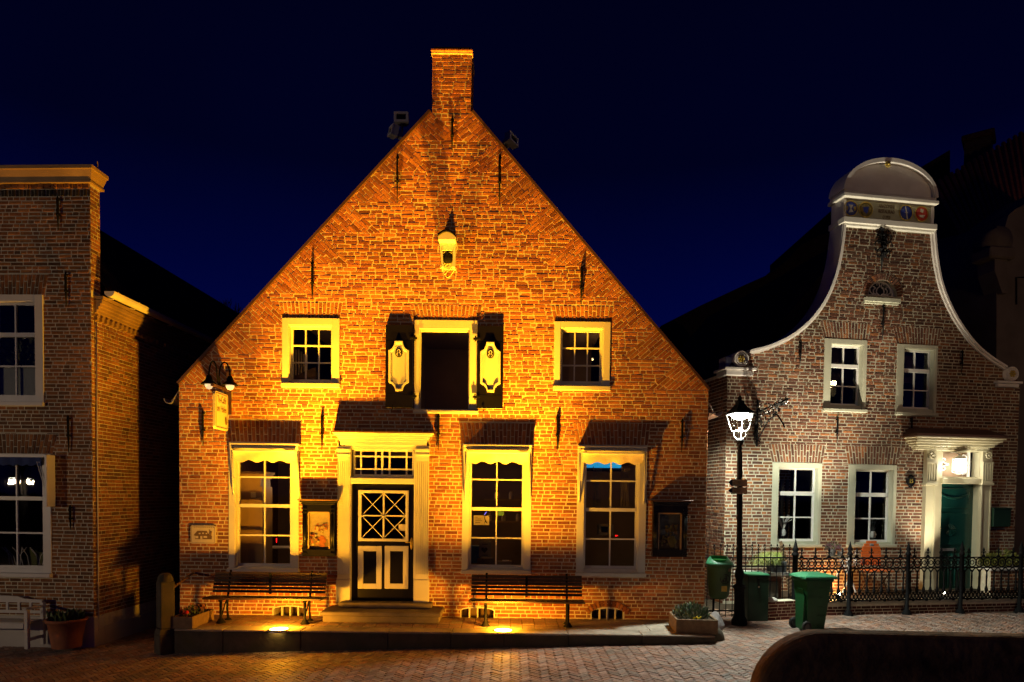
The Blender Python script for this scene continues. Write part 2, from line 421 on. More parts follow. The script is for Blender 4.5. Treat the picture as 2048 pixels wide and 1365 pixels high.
def awning(parent, fr, px, arm_v, scal_v, inner, prot=.16, cloth='fabric', n=4):
    """cassette, front bar, two side rails and a scalloped valance; px = (u0, v0, u1, v1) of the cassette"""
    x0, x1, z0, z1 = rect(fr, *px, y=-prot)
    a = MB()
    a.bbox(x0, x1, -prot, .0, z1-.035, z1, .005)                       # top board
    a.bbox(x0+.02, x1-.02, -prot+.03, -.02, z0+.01, z1-.04, .01)       # cassette
    zb = z0
    a.bbox(x0+.055, x1-.055, -prot-.035, -prot+.01, zb-.055, zb-.02, .006)  # front bar
    za = loc(fr, px[0], arm_v, -.06)[1]
    for q in (x0+.012, x1-.037):
        a.bbox(q, q+.025, -prot+.01, -.02, z0-.02, z1-.04, .003)
        a.tube([(q+.012, -prot+.03, z1-.05), (q+.012, -.07, za+.1), (q+.012, -.03, za)], .014, 6)
        a.box(q+.004, q+.02, -.05, -.02, za-.04, za+.3)
    zt = zb-.03; zc = loc(fr, (px[0]+px[2])/2, scal_v, -prot)[1]
    A, B = x0+.06, x1-.06; N = 40; V = []; Fc = []
    for i in range(N+1):
        t = i/N; x = A+(B-A)*t; ph = math.cos(2*pi*n*t)
        yb = -prot+.012*math.sin(2*pi*2.3*t+1)-.01
        for k in range(5):
            s_ = k/4; z = zt+(zc-.018+ph*.022-zt)*s_
            V.append((x, (-prot-.005)*(1-s_)+(yb+.05)*s_+.012*math.sin(6*t+3*s_), z))
    for i in range(N):
        for k in range(4): Fc.append((i*5+k, (i+1)*5+k, (i+1)*5+k+1, i*5+k+1))
    a.add(V, Fc, 1, sm=True)
    return a.build('awning', ['white', cloth], parent)

# ================================================================== MAIN HOUSE
FM = frame(0, 0, 0, 0)
def m(u, v, y=0.0): return loc(FM, u, v, y)
H = thing('gabled_house', FM, 'large brick house with a steep gable, central chimney and black shutters, floodlit orange', 'house')
h = .0665
EL, ER, T1, T2 = m(358, 770), m(1416, 780), m(862, 228), m(943, 221)
base = -.12; XL, XR = EL[0], (ER[0]+m(1408, 1240)[0])/2
ze = (EL[1]+ER[1])/2; EL = (XL, ze); ER = (XR, ze); zt = (T1[1]+T2[1])/2; T1 = (T1[0], zt); T2 = (T2[0], zt)
def outl(z):
    if z <= ze: return XL, XR
    k = (z-ze)/(zt-ze); return XL+(T1[0]-XL)*k, XR+(T2[0]-XR)*k
WIN = dict(w1=(458, 885, 598, 1144), w2=(924.3, 889, 1062.5, 1148.5), w3=(1153.5, 891, 1292, 1153.5),
           ul=(564.6, 637, 679.4, 776.3), ur=(1108, 644, 1220, 782), hd=(828.5, 641, 955.5, 828), dr=(675, 880, 857, 1206))
holes_slab = []
for k, r in WIN.items():
    a = rect(FM, *r); holes_slab.append(hole(rectp(a[0]+.01, a[1]-.01, a[2]+.01, a[3]-.01)))
CEL = [(545, 1211, 615.5, 1238), (920, 1214, 990, 1241), (1181, 1215.5, 1249, 1242)]
def archp(r, rise=.06):
    x0, x1, z0, z1 = rect(FM, *r); c, w = (x0+x1)/2, (x1-x0)/2
    return [(x0, z0), (x1, z0), (x1, z1-rise)]+[(c+w*math.cos(t), z1-rise+rise*math.sin(t)) for t in (.5, 1.0, pi/2, 2.14, 2.64)]+[(x0, z1-rise)]
for r in CEL: holes_slab.append(hole(archp(r)))
arches = {}
def archreg(k, v0, v1, du0, du1):
    a = rect(FM, *WIN[k]); b = rect(FM, WIN[k][0]-du0, v0, WIN[k][2]+du1, v1); arches[k] = (a[0]-.01, a[1]+.01, b[0], b[1], a[3], b[3])
archreg('w1', 841, 884, 6, 4); archreg('w2', 846, 889, 7, 7); archreg('w3', 846, 891, 9, 9)
archreg('ul', 605, 637, 7, 6); archreg('ur', 612, 644, 7, 7); archreg('hd', 611, 641, 9, 9)
holes_b = list(holes_slab)
for k, (a, b, c, d, z0, z1) in arches.items(): holes_b.append(hole([(a, z0), (b, z0), (d, z1), (c, z1)]))
wedges = []
P8 = 8*h; nb = int((zt-ze)/P8)
for i in range(nb+1):
    zb, za = ze+i*P8, min(ze+(i+1)*P8, zt)
    if za-zb < .15: continue
    for sgn, k in ((1, 0), (-1, 1)):
        A = (outl(za)[k], za); B = (outl(zb)[k], zb)
        sl = Vector((B[0]-A[0], B[1]-A[1])); L_ = sl.length; e2 = sl/L_
        e1 = Vector((-e2.y, e2.x)) if sgn > 0 else Vector((e2.y, -e2.x))
        if e1.x*sgn < 0: e1 = -e1
        t = (zb-A[1])/e1.y; Cc = (A[0]+e1.x*t, zb)
        wedges.append((A, B, Cc, e1, e2, L_, t)); holes_b.append(hole([A, B, Cc]))
w = MB(); slab = [[(XL, base), (XR, base), (XR, ze), (XL, ze)], [EL, ER, T2, T1]]
for P in slab:
    for Q in subs(P, holes_slab): w.prism(Q, 0, .32, 0)
def rough(x, z): return 1.25 if z < 2.3 else (1.9 if x < 1.2 else 1.6)
def dirt(x, z): return .15*math.sin(x*1.3+z*2.1)*math.sin(x*.7-z*.9)+(.12 if z < .5 else 0)
n0 = int(math.floor((ze-base)/h))
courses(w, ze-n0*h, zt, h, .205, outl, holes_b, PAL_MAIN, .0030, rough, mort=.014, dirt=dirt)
for A, B, Cc, e1, e2, L_, t in wedges:
    tri = halfs([A, B, Cc]); k = int(round(L_/h)); hh = L_/k
    for j in range(k):
        x = -R.uniform(0, .2)
        while x < t:
            l = .2*R.choice((1, 1, 1, .5))
            Pq = [Vector(A)+e1*p+e2*q for p, q in ((x+.005, j*hh+.005), (x+l, j*hh+.005), (x+l, (j+1)*hh-.005), (x+.005, (j+1)*hh-.005))]
            x += l+.005; Q = inter(ccw([tuple(p) for p in Pq]), tri)
            for Q2 in (subs(Q, holes_slab) if len(Q) > 2 else []): emit_brick(w, Q2, .003*R.uniform(.6, 1.3), bcol(PAL_MAIN), jit=.002)
for k, (a, b, c, d, z0, z1) in arches.items(): fan(w, a, b, c, d, z0, z1, PAL_MAIN, .004, mort=.013)
w.build('front_wall', ['mortar', 'brick'], H)
b = MB()
b.box(XL, XL+.3, .32, 9, base, ze); b.box(XR-.3, XR, .32, 9, base, ze); b.box(XL+.3, XR-.3, 8.7, 9, base, ze)
b.prism([EL, ER, T2, T1], 8.7, 9)
b.build('side_wall', 'side', H)
b = MB()       # right side brick edge seen from the lane, toothed by the brick courses
for i in range(int((ze-base)/h)):
    z = base+i*h; d = R.uniform(.003, .014)
    for y0 in (.004, .115, .23):
        b.add([(XR-.01, y0, z+.006), (XR-.01, y0+.1, z+.006), (XR-.01, y0+.1, z+h-.006), (XR-.01, y0, z+h-.006), (XR+d, y0+.003, z+.008), (XR+d, y0+.097, z+.008), (XR+d, y0+.097, z+h-.008), (XR+d, y0+.003, z+h-.008)],
              [(4, 5, 6, 7), (0, 1, 5, 4), (1, 2, 6, 5), (2, 3, 7, 6), (3, 0, 4, 7)], 0, bcol(PAL_MAIN))
b.build('corner_bricks', 'brick', H)
rf = MB()
for sg, E, T in ((-1, EL, T1), (1, ER, T2)):
    dx, dz = T[0]-E[0], T[1]-E[1]; l = math.hypot(dx, dz); nx, nz = -dz/l*-sg*-1, abs(dx)/l
    nx = sg*abs(dz)/l
    rf.prism([(E[0]-dx*.0, E[1]), (T[0], T[1]), (T[0]+nx*.05, T[1]+nz*.05), (E[0]+nx*.05, E[1]+nz*.05)], .05, 9.1)
rf.box(T1[0], T2[0], .62, 9.1, zt-.02, zt+.05)
roof = rf.build('roof', 'tile_d', H)
vg = MB()
for sg, E, T in ((-1, EL, T1), (1, ER, T2)):
    dx, dz = T[0]-E[0], T[1]-E[1]; l = math.hypot(dx, dz); nx, nz = sg*abs(dz)/l, abs(dx)/l
    vg.prism([E, T, (T[0]+nx*.045, T[1]+nz*.045), (E[0]+nx*.045, E[1]+nz*.045)], -.03, .06)
vg.build('verge_board', 'lead', H)
# chimney
cx0, cx1, cz0, cz1 = rect(FM, 865, 108, 942, 222); cz0 = zt-.02; cz1 = m(904, 108)[1]
c = MB(); c.box(cx0, cx1, 0, .6, cz0, cz1); kz = int((cz1-cz0)/h)
courses(c, cz0, cz0+kz*h, h, .2, lambda z: (cx0, cx1), [], PAL_MAIN, .003, lambda x, z: 1.7)
Mside = Matrix.Rotation(-pi/2, 4, 'Z')
for xx, rz in ((cx0, -pi/2), (cx1, pi/2)):
    t = MB(Matrix.Translation((xx, .6 if rz < 0 else 0, 0)) @ Matrix.Rotation(rz, 4, 'Z'))
    courses(t, cz0-.3, cz0+kz*h, h, .2, lambda z: (0, .6), [], PAL_MAIN, .008)
    c.add(t.v, t.f, 1, (.3, .1, .05))
ch = c.build('chimney', ['mortar', 'brick'], H)
c = MB(); ct = m(904, 96.5)[1]
c.box(cx0-.02, cx1+.02, -.02, .62, cz1-.01, cz1+.035, 0)
for i in range(3):
    q0 = cx0-.03+i*(cx1-cx0+.06)/3; c.bbox(q0+.004, q0+(cx1-cx0+.06)/3-.004, -.045, .64, cz1+.02, ct-.035, .01, 1, c=bcol(PAL_MAIN))
c.box(cx0+.02, cx1-.02, .02, .58, ct-.035, ct+.03, 1, (.1, .06, .04))
c.build('chimney_cap', ['mortar', 'brick'], ch)
# rooms behind the glass
b = MB(); zf, zc1, zc2 = .38, 3.05, 6.0
b.box(XL+.3, XR-.3, .34, 8.7, zf-.15, zf, 0); b.box(XL+.3, XR-.3, .34, 8.7, zc1, zc1+.2, 0); b.box(XL+.3, XR-.3, 4.2, 4.3, zf, zc1, 0)
for x in (-2.95, -1.45, 1.0): b.box(x-.05, x+.05, .34, 4.2, zf, zc1, 0)
qa, qb = outl(5.75); b.box(qa+.3, qb-.3, 3.5, 3.6, zc1+.2, 5.6, 0); b.box(qa+.3, qb-.3, .34, 3.6, 5.6, 5.7, 0)
b.box(-2.1, -2.0, .4, 3.5, zc1+.2, 5.6, 0); b.box(.9, 1.0, .4, 3.5, zc1+.2, 5.6, 0)
b.build('interior_room', 'dark_in', H)
cel = MB(); cel.box(XL+.32, XR-.32, .5, .55, base, .22)
cel.build('cellar_backdrop', 'dark_in', H)
for r in CEL:
    x0, x1, z0, z1 = rect(FM, *r); P = archp(r); f = MB(); n = len(P); c0 = ((x0+x1)/2, (z0+z1)/2)
    I = [(c0[0]+(p[0]-c0[0])*.93, c0[1]+(p[1]-c0[1])*.82) for p in P]
    for i in range(n):
        j = (i+1) % n; f.prism([P[i], P[j], I[j], I[i]], -.008, .08)
    for t in (.27, .5, .73):
        x = x0+(x1-x0)*t; f.box(x-.012, x+.012, -.004, .07, z0+.01, z1-.012)
    o = f.build('cellar_window', 'white', H)
    g = MB(); g.prism(P, .09, .095); g.build('glass', 'glass', o)
f = MB(); x0, x1, z0, z1 = rect(FM, *CEL[2]); c_ = (x0+x1)/2
for i in range(12):
    t0, t1 = (i+.1)/12, (i+.9)/12; A0 = .75+(pi-1.5)*t0; A1 = .75+(pi-1.5)*t1; r0, r1 = .46, .57
    emit_brick(f, [(c_+r0*math.cos(A0), z1-.44+r0*math.sin(A0)), (c_+r1*math.cos(A0), z1-.44+r1*math.sin(A0)), (c_+r1*math.cos(A1), z1-.44+r1*math.sin(A1)), (c_+r0*math.cos(A1), z1-.44+r0*math.sin(A1))], .02, bcol(PAL_MAIN), mi=0)
f.build('cellar_arch', 'brick', H)
# windows
GR = [(955, .026), (1012, .06), (1071, .026)]
GEO = {}
for k, inn, vb, hb, aw in (
    ('w1', (480, 915, 581, 1127), (530,), [(955, .026), (1012, .06), (1071, .026)], (459, 887, 597, 898, 990, 921)),
    ('w2', (943, 918, 1043.5, 1130), (993,), [(960, .026), (1018.5, .06), (1076.5, .026)], (928, 890, 1064, 901, 1000, 924)),
    ('w3', (1171.5, 922, 1270, 1132), (1220.5,), [(962.5, .026), (1020, .06), (1078.5, .026)], (1158, 893, 1295, 903, 1003, 925))):
    o, OR, g = window(H, FM, WIN[k], inn, vb, hb, deep=.1)
    GEO[k] = g; awning(o, FM, aw[:4], aw[4], aw[5], g)
for k, inn, vb, hb in (('ul', (587, 659.5, 663, 760), (612, 638), [(692.5, .024), (726.5, .024)]),
                       ('ur', (1124.5, 665, 1199, 763.5), (1149, 1174.5), [(697.5, .024), (732, .024)])):
    window(H, FM, WIN[k], inn, vb, hb, deep=.13, bar=.022, sill=.03, sillh=.08)
# loading door with shutters
X0, X1, Z0, Z1 = rect(FM, *WIN['hd']); a0, a1, c0, c1 = rect(FM, 841, 661, 938.5, 815, y=.1)
f = MB(); sb = .08
f.bbox(X0, a0-.01, -.02, .16, Z0+sb, Z1, .006); f.bbox(a1+.01, X1, -.02, .16, Z0+sb, Z1, .006); f.box(a0-.01, a1+.01, -.016, .16, c1, Z1-.003)
f.bbox(X0-.01, X1+.02, -.06, .2, Z0, Z0+.055, .008); f.box(X0, X1, -.0, .2, Z0+.055, Z0+sb)
for q in (a0-.01, a1-.01): f.box(q, q+.02, .04, .12, Z0+sb, c1)
f.box(a0+.01, a1-.01, .04, .12, c1-.03, c1)
hd = f.build('loading_door_frame', 'white', H)
g = MB(); g.box(a0, a1, .13, .134, Z0+sb, c1); g.build('glass', 'glass', hd)
f = MB(); q = (a0+a1)/2
f.build('back_rail', 'cup', hd)
for su, sv in (((771, 650, 826, 816), 0), ((954, 652, 1006.5, 818), 1)):
    x0, x1, z0, z1 = rect(FM, *su, y=-.05)
    s = MB(); s.bbox(x0, x1, -.055, -.012, z0, z1, .006)
    for zz in (z0+.16*(z1-z0), z1-.2*(z1-z0)): s.box(x0+.01, x1-.01, -.058, -.05, zz-.004, zz+.004)
    sh = s.build('shutter', 'black', H)
    du = 183.2 if sv else 0; dv = 2.2 if sv else 0
    def pp(u, v, y=-.07): return m(u+du, v+dv, y)
    pts = [(790, 683), (805, 683)]+[(805+12.5*(1-math.cos(t)), 683+19*math.sin(t)) for t in (.5, 1.0, 1.57)]+[(817.5, 765.5)]+\
          [(805+12.5*(1-math.sin(t)), 765.5+17*(1-math.cos(t))) for t in (.5, 1.0, 1.57)]+[(791, 782.5)]+[(778.5+12.5*math.cos(pi/2-t), 782.5-17*(math.sin(t)**1.0 if t else 0)) for t in (.55, 1.0, 1.57)][::1]
    pts = [(790, 683), (805, 683), (806.5, 690), (810, 697), (817.5, 702), (817.5, 765.5), (811, 769), (806.5, 775), (804.5, 782.5), (791, 782.5), (789, 775), (784.5, 769), (777.4, 765.5), (777.4, 702), (785, 697), (788.5, 690)]
    P = [pp(*q) for q in pts]; cc = pp(797.5, 733)
    I = [(cc[0]+(x-cc[0])*.82, cc[1]+(z-cc[1])*.92) for x, z in P]
    I2 = [(cc[0]+(x-cc[0])*.74, cc[1]+(z-cc[1])*.885) for x, z in P]
    s = MB(); n = len(P)
    for i in range(n):
        j = (i+1) % n
        s.add([(P[i][0], -.055, P[i][1]), (P[j][0], -.055, P[j][1]), (P[j][0], -.092, P[j][1]), (P[i][0], -.092, P[i][1]), (I[i][0], -.092, I[i][1]), (I[j][0], -.092, I[j][1]), (I2[i][0], -.068, I2[i][1]), (I2[j][0], -.068, I2[j][1])],
              [(0, 1, 2, 3)[::-1], (3, 2, 5, 4), (4, 5, 7, 6)])
    s.prism(I2, -.068, -.056)
    s.build('shutter_panel', 'white', sh)
    e = pp(797.7, 706); s = MB()
    s.lathe([(.066, -.072), (.062, -.08), (.05, -.078), (1e-4, -.076)], e[0], 0, 20, 0, axis='y', z=e[1], sy=1.25, cap=False)
    s.build('shutter_rosette', 'ink', sh)
    s = MB()
    for k in (-1, 1):
        s.tube([(e[0], -.084, e[1]+.06), (e[0]+k*.03, -.086, e[1]+.03), (e[0]+k*.012, -.086, e[1]), (e[0]+k*.035, -.086, e[1]-.02), (e[0]+k*.02, -.086, e[1]-.05)], .0055, 5)
    s.build('rosette_scroll', 'white', sh)
    hx = x1 if not sv else x0; dd = 1 if not sv else -1
    for zz in (z0+.14*(z1-z0), z1-.16*(z1-z0)):
        s = MB(); s.box(min(hx-dd*.05, hx+dd*.07), max(hx-dd*.05, hx+dd*.07), -.075, -.045, zz-.018, zz+.018); s.tube([(hx+dd*.03, -.07, zz-.05), (hx+dd*.03, -.07, zz+.05)], .014, 6); s.build('hinge', 'iron', sh)
    s = MB(); s.tube([(x0+.13, -.07, z0+.05), (x0+.13, -.09, z0-.03), (x0+.11, -.09, z0-.05)], .008, 5)
    s.build('hook', 'iron', sh)
# hoist hood
def hm(u, v): return m(u, v, -.12)
f = MB(); A = hm(878.5, 483); B = hm(913, 484); C0 = hm(884, 536); D0 = hm(910, 536); tp = hm(896, 474)
arc = [A]+[(A[0]+(B[0]-A[0])*t, A[1]+(tp[1]-A[1])*math.sin(pi*t)) for t in (.15, .3, .5, .7, .85)]+[B]
f.prism(arc+[(B[0]-.01, A[1]-.05), (A[0]+.01, A[1]-.05)], -.34, 0)
f.prism([(A[0]+.01, A[1]-.05), (A[0]+.05, A[1]-.05), (C0[0]+.03, C0[1]), (C0[0], C0[1])], -.17, 0)
f.prism([(B[0]-.05, B[1]-.04), (B[0]-.01, B[1]-.04), (D0[0], D0[1]), (D0[0]-.04, D0[1])], -.17, 0)
f.box(A[0]+.04, B[0]-.04, -.03, 0, C0[1], A[1]-.05); f.box(A[0]+.05, B[0]-.05, -.17, -.02, A[1]-.17, A[1]-.05)
hh_ = f.build('hoist_hood', 'white', H)
f = MB(); px_, pz_ = hm(896, 517); f.tube([(px_-.02, -.12, pz_+.22), (px_, -.14, pz_+.1)], .014, 6)
f.lathe([(1e-4, -.16), (.085, -.16), (.09, -.14), (.075, -.13), (.09, -.12), (.085, -.1), (1e-4, -.1)], px_, 0, 18, 0, axis='y', z=pz_, cap=False, sy=1.1)
f.build('pulley', 'iron', hh_)
f = MB()
for k in range(4): f.tube([(px_+(k-1.5)*.03+.09*math.cos(t+k), -.1+.01*k, pz_-.1-.05*k+.07*math.sin(t*1.7+k)) for t in [i*.4 for i in range(10)]], .007, 5)
f.build('coiled_rope', 'signy', hh_)
arcm = MB(); arcm.prism([(x, z+.035) for x, z in arc]+[(x, z) for x, z in arc[::-1]], -.38, 0); arcm.build('hood_cover', 'black', hh_)
# anchors
for u, v0, v1 in ((795.5, 311, 408), (905, 236, 304), (1000, 311, 412), (625.5, 522, 604), (1163, 534, 614), (407.5, 822, 893), (644.5, 828, 902), (877.5, 828, 902), (1115, 830, 906), (1364, 838, 906)):
    x, zt_ = m(u, v0); zb_ = m(u, v1)[1]; anchor(H, x, zb_, zt_)
# door surround
yc = -.15
d = MB(); x0, x1, z0, z1 = rect(FM, 665, 866, 866, 891, y=yc)
tt = z1-z0
for i, (p, a_, b_) in enumerate(((.17, .93, 1.0), (.155, .82, .93), (.12, .62, .82), (.105, .5, .62), (.09, .30, .50), (.08, .0, .30))):
    ins = (.17-p)*1.3; d.bbox(x0+ins, x1-ins, -p, 0, z0+a_*tt, z0+b_*tt, .006)
d.build('door_cornice', 'white', H)
d = MB(); d.box(x0-.02, x1+.02, -.19, .0, z1+.001, z1+.02); d.build('cornice_flashing', 'lead', H)
for (u0, u1) in ((675, 699), (831.5, 856.5)):
    yp = -.07; a0, a1, b0, b1 = rect(FM, u0, 893, u1, 1206, y=yp); p = MB()
    zpl = m(u0, 1160, yp)[1]; w_ = a1-a0
    p.bbox(a0-.02, a1+.02, yp-.02, 0, b0, zpl, .006); p.prism([(a0-.02, zpl), (a1+.02, zpl), (a1, zpl+.05), (a0, zpl+.05)], yp, 0)
    zc_ = m(u0, 918, yp)[1]
    p.box(a0, a1, yp+.015, 0, zpl+.05, zc_)
    nf = 6
    for i in range(nf+1):
        q0 = a0+w_*i/nf-.008 if i else a0; q0 = max(q0, a0); q1 = min(a0+w_*i/nf+.008, a1); p.box(q0, q1, yp, yp+.02, zpl+.1, zc_-.04)
    p.box(a0, a1, yp-.0, yp+.02, zpl+.05, zpl+.1); p.box(a0, a1, yp, yp+.02, zc_-.04, zc_)
    for i, (pr, s0, s1) in enumerate(((.0, 0, .25), (.02, .25, .4), (.008, .4, .6), (.03, .6, .8), (.015, .8, 1))):
        zz = b1-zc_; p.bbox(a0-pr*.6, a1+pr*.6, yp-pr, 0, zc_+zz*s0, zc_+zz*s1, .004)
    for i in range(5): p.box(a0+w_*(i+.2)/5, a0+w_*(i+.7)/5, yp-.035, yp-.015, zc_+(b1-zc_)*.62, zc_+(b1-zc_)*.78)
    p.build('pilaster', 'white', H)
jx0, jx1, jz0, jz1 = rect(FM, 700, 893, 831, 1206, y=0)
lx0, lx1, lz0, lz1 = rect(FM, 703.5, 968, 829, 1206, y=.05)
p = MB(); p.box(rect(FM, 690, 893, 700, 900, y=-.05)[0], lx0, -.06, .12, jz0, jz1+.05); p.box(lx1, rect(FM, 830, 893, 842, 900, y=-.05)[1], -.06, .12, jz0, jz1+.05)
tz0 = m(766, 968, -.03)[1]; tz1 = m(766, 953, 0)[1]
p.bbox(lx0, lx1, -.055, .12, tz0, tz0+.1, .008); p.bbox(lx0, lx1, -.03, .12, tz0+.1, tz1, .004)
p.box(lx0, lx1, -.05, .12, m(766, 900)[1], jz1+.05)
df = p.build('door_frame', 'white', H)
t0, t1, s0, s1 = rect(FM, 709, 902, 826.5, 951, y=.05)
p = MB(); 
for f_ in (0, .115, .365, .475, .6, .89, 1): 
    th = .028 if f_ != .475 else .035
    xx = t0+(t1-t0)*f_; p.box(xx-th/2, xx+th/2, .02, .06, s0, s1)
for f_ in (0, .24, .76, 1): p.box(t0, t1, .022, .058, s0+(s1-s0)*f_-.014, s0+(s1-s0)*f_+.014)
tw = p.build('transom_window', 'sash', H)
g = MB(); g.box(t0, t1, .065, .069, s0, s1); g.build('glass', 'glass', tw)
# door leaf
y = .05; gl = rect(FM, 717, 981, 817.5, 1083, y=y); pl = [rect(FM, 716, 1092, 763.5, 1178, y=y), rect(FM, 769.5, 1092, 817, 1178, y=y)]
D = MB()
for Q in subs(rectp(lx0, lx1, lz0+.02, tz0-.005), [hole(rectp(gl[0]+.03, gl[1]-.03, gl[2]+.03, gl[3]-.03))]): D.prism(Q, y, y+.05)
dl = D.build('front_door', 'black', H)
g = MB(); a, b_, c_, e_ = gl
for q in ((a, a+.055, c_, e_), (b_-.055, b_, c_, e_), (a+.055, b_-.055, c_, c_+.05), (a+.055, b_-.055, e_-.05, e_)): g.bbox(q[0], q[1], y-.025, y+.01, q[2], q[3], .005)
mx, mz = (a+b_)/2, (c_+e_)/2
g.box(mx-.014, mx+.014, y-.012, y+.02, c_+.05, e_-.05); g.box(a+.055, b_-.055, y-.013, y+.019, mz-.012, mz+.012)
for X_0, X_1 in ((a+.055, mx), (mx, b_-.055)):
    for Z_0, Z_1 in ((c_+.05, mz), (mz, e_-.05)):
        g.tube([(X_0, y+.0, Z_0), (X_1, y+.0, Z_1)], .0085, 4); g.tube([(X_0, y+.002, Z_1), (X_1, y+.002, Z_0)], .0085, 4)
        for xx in (X_0, X_1):
            for zz in (Z_0, Z_1): g.sphere((xx+(mx-xx)*.03, y-.006, zz), .024, n=8)
g.build('door_light_frame', 'white', dl)
g = MB(); g.box(a+.03, b_-.03, y+.03, y+.034, c_+.03, e_-.03); g.build('glass', 'glass', dl)
for q in pl:
    g = MB(); a, b_, c_, e_ = q; k = .095
    for u in ((a, a+k, c_, e_), (b_-k, b_, c_, e_), (a+k, b_-k, c_, c_+k), (a+k, b_-k, e_-k, e_)): g.bbox(u[0], u[1], y-.018, y+.005, u[2], u[3], .007)
    g.build('door_panel', 'white', dl)
g = MB(); hx_, hz_ = m(822.5, 1088, y-.03)
g.lathe([(.001, -.03), (.022, -.02), (.026, 0)], hx_, y, 12, 0, axis='y', z=hz_, sy=4.2, cap=False)
g.tube([(hx_, y-.03, hz_+.03), (hx_, y-.07, hz_+.03), (hx_-.1, y-.07, hz_+.025)], .009, 6)
g.T = None; g.build('door_handle', 'gold', dl)
for q in g.v: pass
g = MB(); q = rect(FM, 797, 1049, 811, 1062, y=y+.02); g.box(q[0], q[1], y+.022, y+.026, q[2], q[3]); o = g.build('door_notice', 'card', dl)
# gutters at both eaves, seen end on
for (u, v, sgn) in ((343, 799, -1), (1433, 824, 1)):
    g = MB(); p0 = atd(u, v, .15); r_ = .09
    P = [(p0.x+r_*math.cos(t), p0.z+r_*math.sin(t)) for t in [pi+i*pi/8 for i in range(9)]]
    P2 = [(p0.x+r_*.9*math.cos(t), p0.z+r_*.9*math.sin(t)) for t in [pi+i*pi/8 for i in range(9)]]
    g.prism(P+P2[::-1], .05, 8.8); ex = XL if sgn < 0 else XR
    g.tube([(p0.x-sgn*.03, .1, p0.z-.04), (ex, .1, p0.z-.02+.1*(sgn < 0))], .02, 6); g.tube([(p0.x+r_*sgn*-1, .06, p0.z), (ex, .06, p0.z+.18)], .012, 6)
    g.build('gutter', 'steel', H)

# ================================================================== GROUND
def gz(x, y=0): return max(-.33, min(0, .0307*(x-3.2)))
g = MB(); xs = [-400, -60, -20]+[-12+i*.8 for i in range(33)]+[20, 60, 400]; ys = [-400, -60, -20]+[-13+i*.8 for i in range(24)]+[12, 40, 400]
for y in ys:
    for x in xs: g.v.append((x, y, gz(x)-.035))
nx = len(xs)
for j in range(len(ys)-1):
    for i in range(nx-1): g.f.append([j*nx+i, j*nx+i+1, (j+1)*nx+i+1, (j+1)*nx+i]); g.m.append(0); g.c.append((1, 1, 1)); g.sm.append(False)
struct(g.build('ground', 'ground'))
PW = .062; n_ = 3; ca, sa = math.cos(pi/4), math.sin(pi/4)
PALP = [(.30, .17, .12), (.33, .21, .16), (.25, .16, .13), (.30, .23, .19), (.25, .20, .17), (.35, .24, .19), (.31, .17, .11)]
p = MB()
def paver(cx, cy, wx, wy):
    g_ = .004; zz = gz(cx)+R.uniform(-.0035, .0035); c = R.choice(PALP); k = R.uniform(.75, 1.25); c = tuple(k*q for q in c)
    tx, ty = R.uniform(-.02, .02), R.uniform(-.02, .02)
    P = []
    for (ins, dz) in ((0, -.028), (0, -.004), (.004, 0)):
        for a, b in ((-1, -1), (1, -1), (1, 1), (-1, 1)):
            lx, ly = a*(wx/2-g_-ins), b*(wy/2-g_-ins)
            P.append((cx+lx*ca-ly*sa, cy+lx*sa+ly*ca, zz+dz+tx*lx+ty*ly))
    p.add(P, [(8, 9, 10, 11), (4, 5, 9, 8), (5, 6, 10, 9), (6, 7, 11, 10), (7, 4, 8, 11), (0, 1, 5, 4), (3, 0, 4, 7), (1, 2, 6, 5)], 0, c)
for i in range(-150, 150):
    for j in range(-150, 150):
        d_ = (i-j) % (2*n_)
        if d_ == 0: lx, ly, wx, wy = (i+n_/2)*PW, (j+.5)*PW, n_*PW, PW
        elif d_ == 2*n_-1: lx, ly, wx, wy = (i+.5)*PW, (j+n_/2)*PW, PW, n_*PW
        else: continue
        cx_, cy_ = 2.0+lx*ca-ly*sa, -1.5+lx*sa+ly*ca
        if -8.6 < cx_ < 12.4 and -4.6 < cy_ < 3.2 and not (-5.7 < cx_ < 3.35 and cy_ > -1.2) and not (cx_ < -7 and cy_ > -.5) and not (cx_ > 3.4 and cy_ > 2.0):
            paver(cx_, cy_, wx, wy)
struct(p.build('street_paving', 'paver'))

# platform in front of the house
PF, PT = -1.33, .13
p = MB(); rx = onz(1437, 1276, PT).x; lx = onz(330, 1266, PT).x
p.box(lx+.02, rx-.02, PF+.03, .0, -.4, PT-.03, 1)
cuts = [lx]
while cuts[-1] < rx-.6: cuts.append(cuts[-1]+R.uniform(.75, 1.5))
cuts[-1] = rx
for a, b in zip(cuts[:-1], cuts[1:]):
    q = PF+R.uniform(-.012, .012); p.bbox(a+.003, b-.003, q, PF+.34, PT-.03, PT+R.uniform(-.003, .003), .009)
    p.bbox(a+.003, b-.003, q+.012, PF+.3, -.42, PT-.032, .012, 1)  # riser in near-black stone: the shade on the front is put into its colour
x = .9
while x < rx-.1:
    b = min(x+R.uniform(.5, .8), rx)
    y = PF+.343
    while y < -.04: y2 = min(y+.33, -.01); p.bbox(x+.002, b-.002, y+.002, y2-.002, -.05, PT-.002+R.uniform(-.002, .002), .004); y = y2
    x = b
x = lx+.05
while x < .9:
    y = PF+.345
    while y < -.02:
        p.bbox(x+.003, min(x+.2, .9)-.002, y+.003, y+.094, -.05, PT-.003+R.uniform(-.002, .002), .003, 2, c=R.choice(PALP)); y += .1
    x += .203
struct(p.build('pavement_platform', ['stone', 'stone_d', 'paver']))
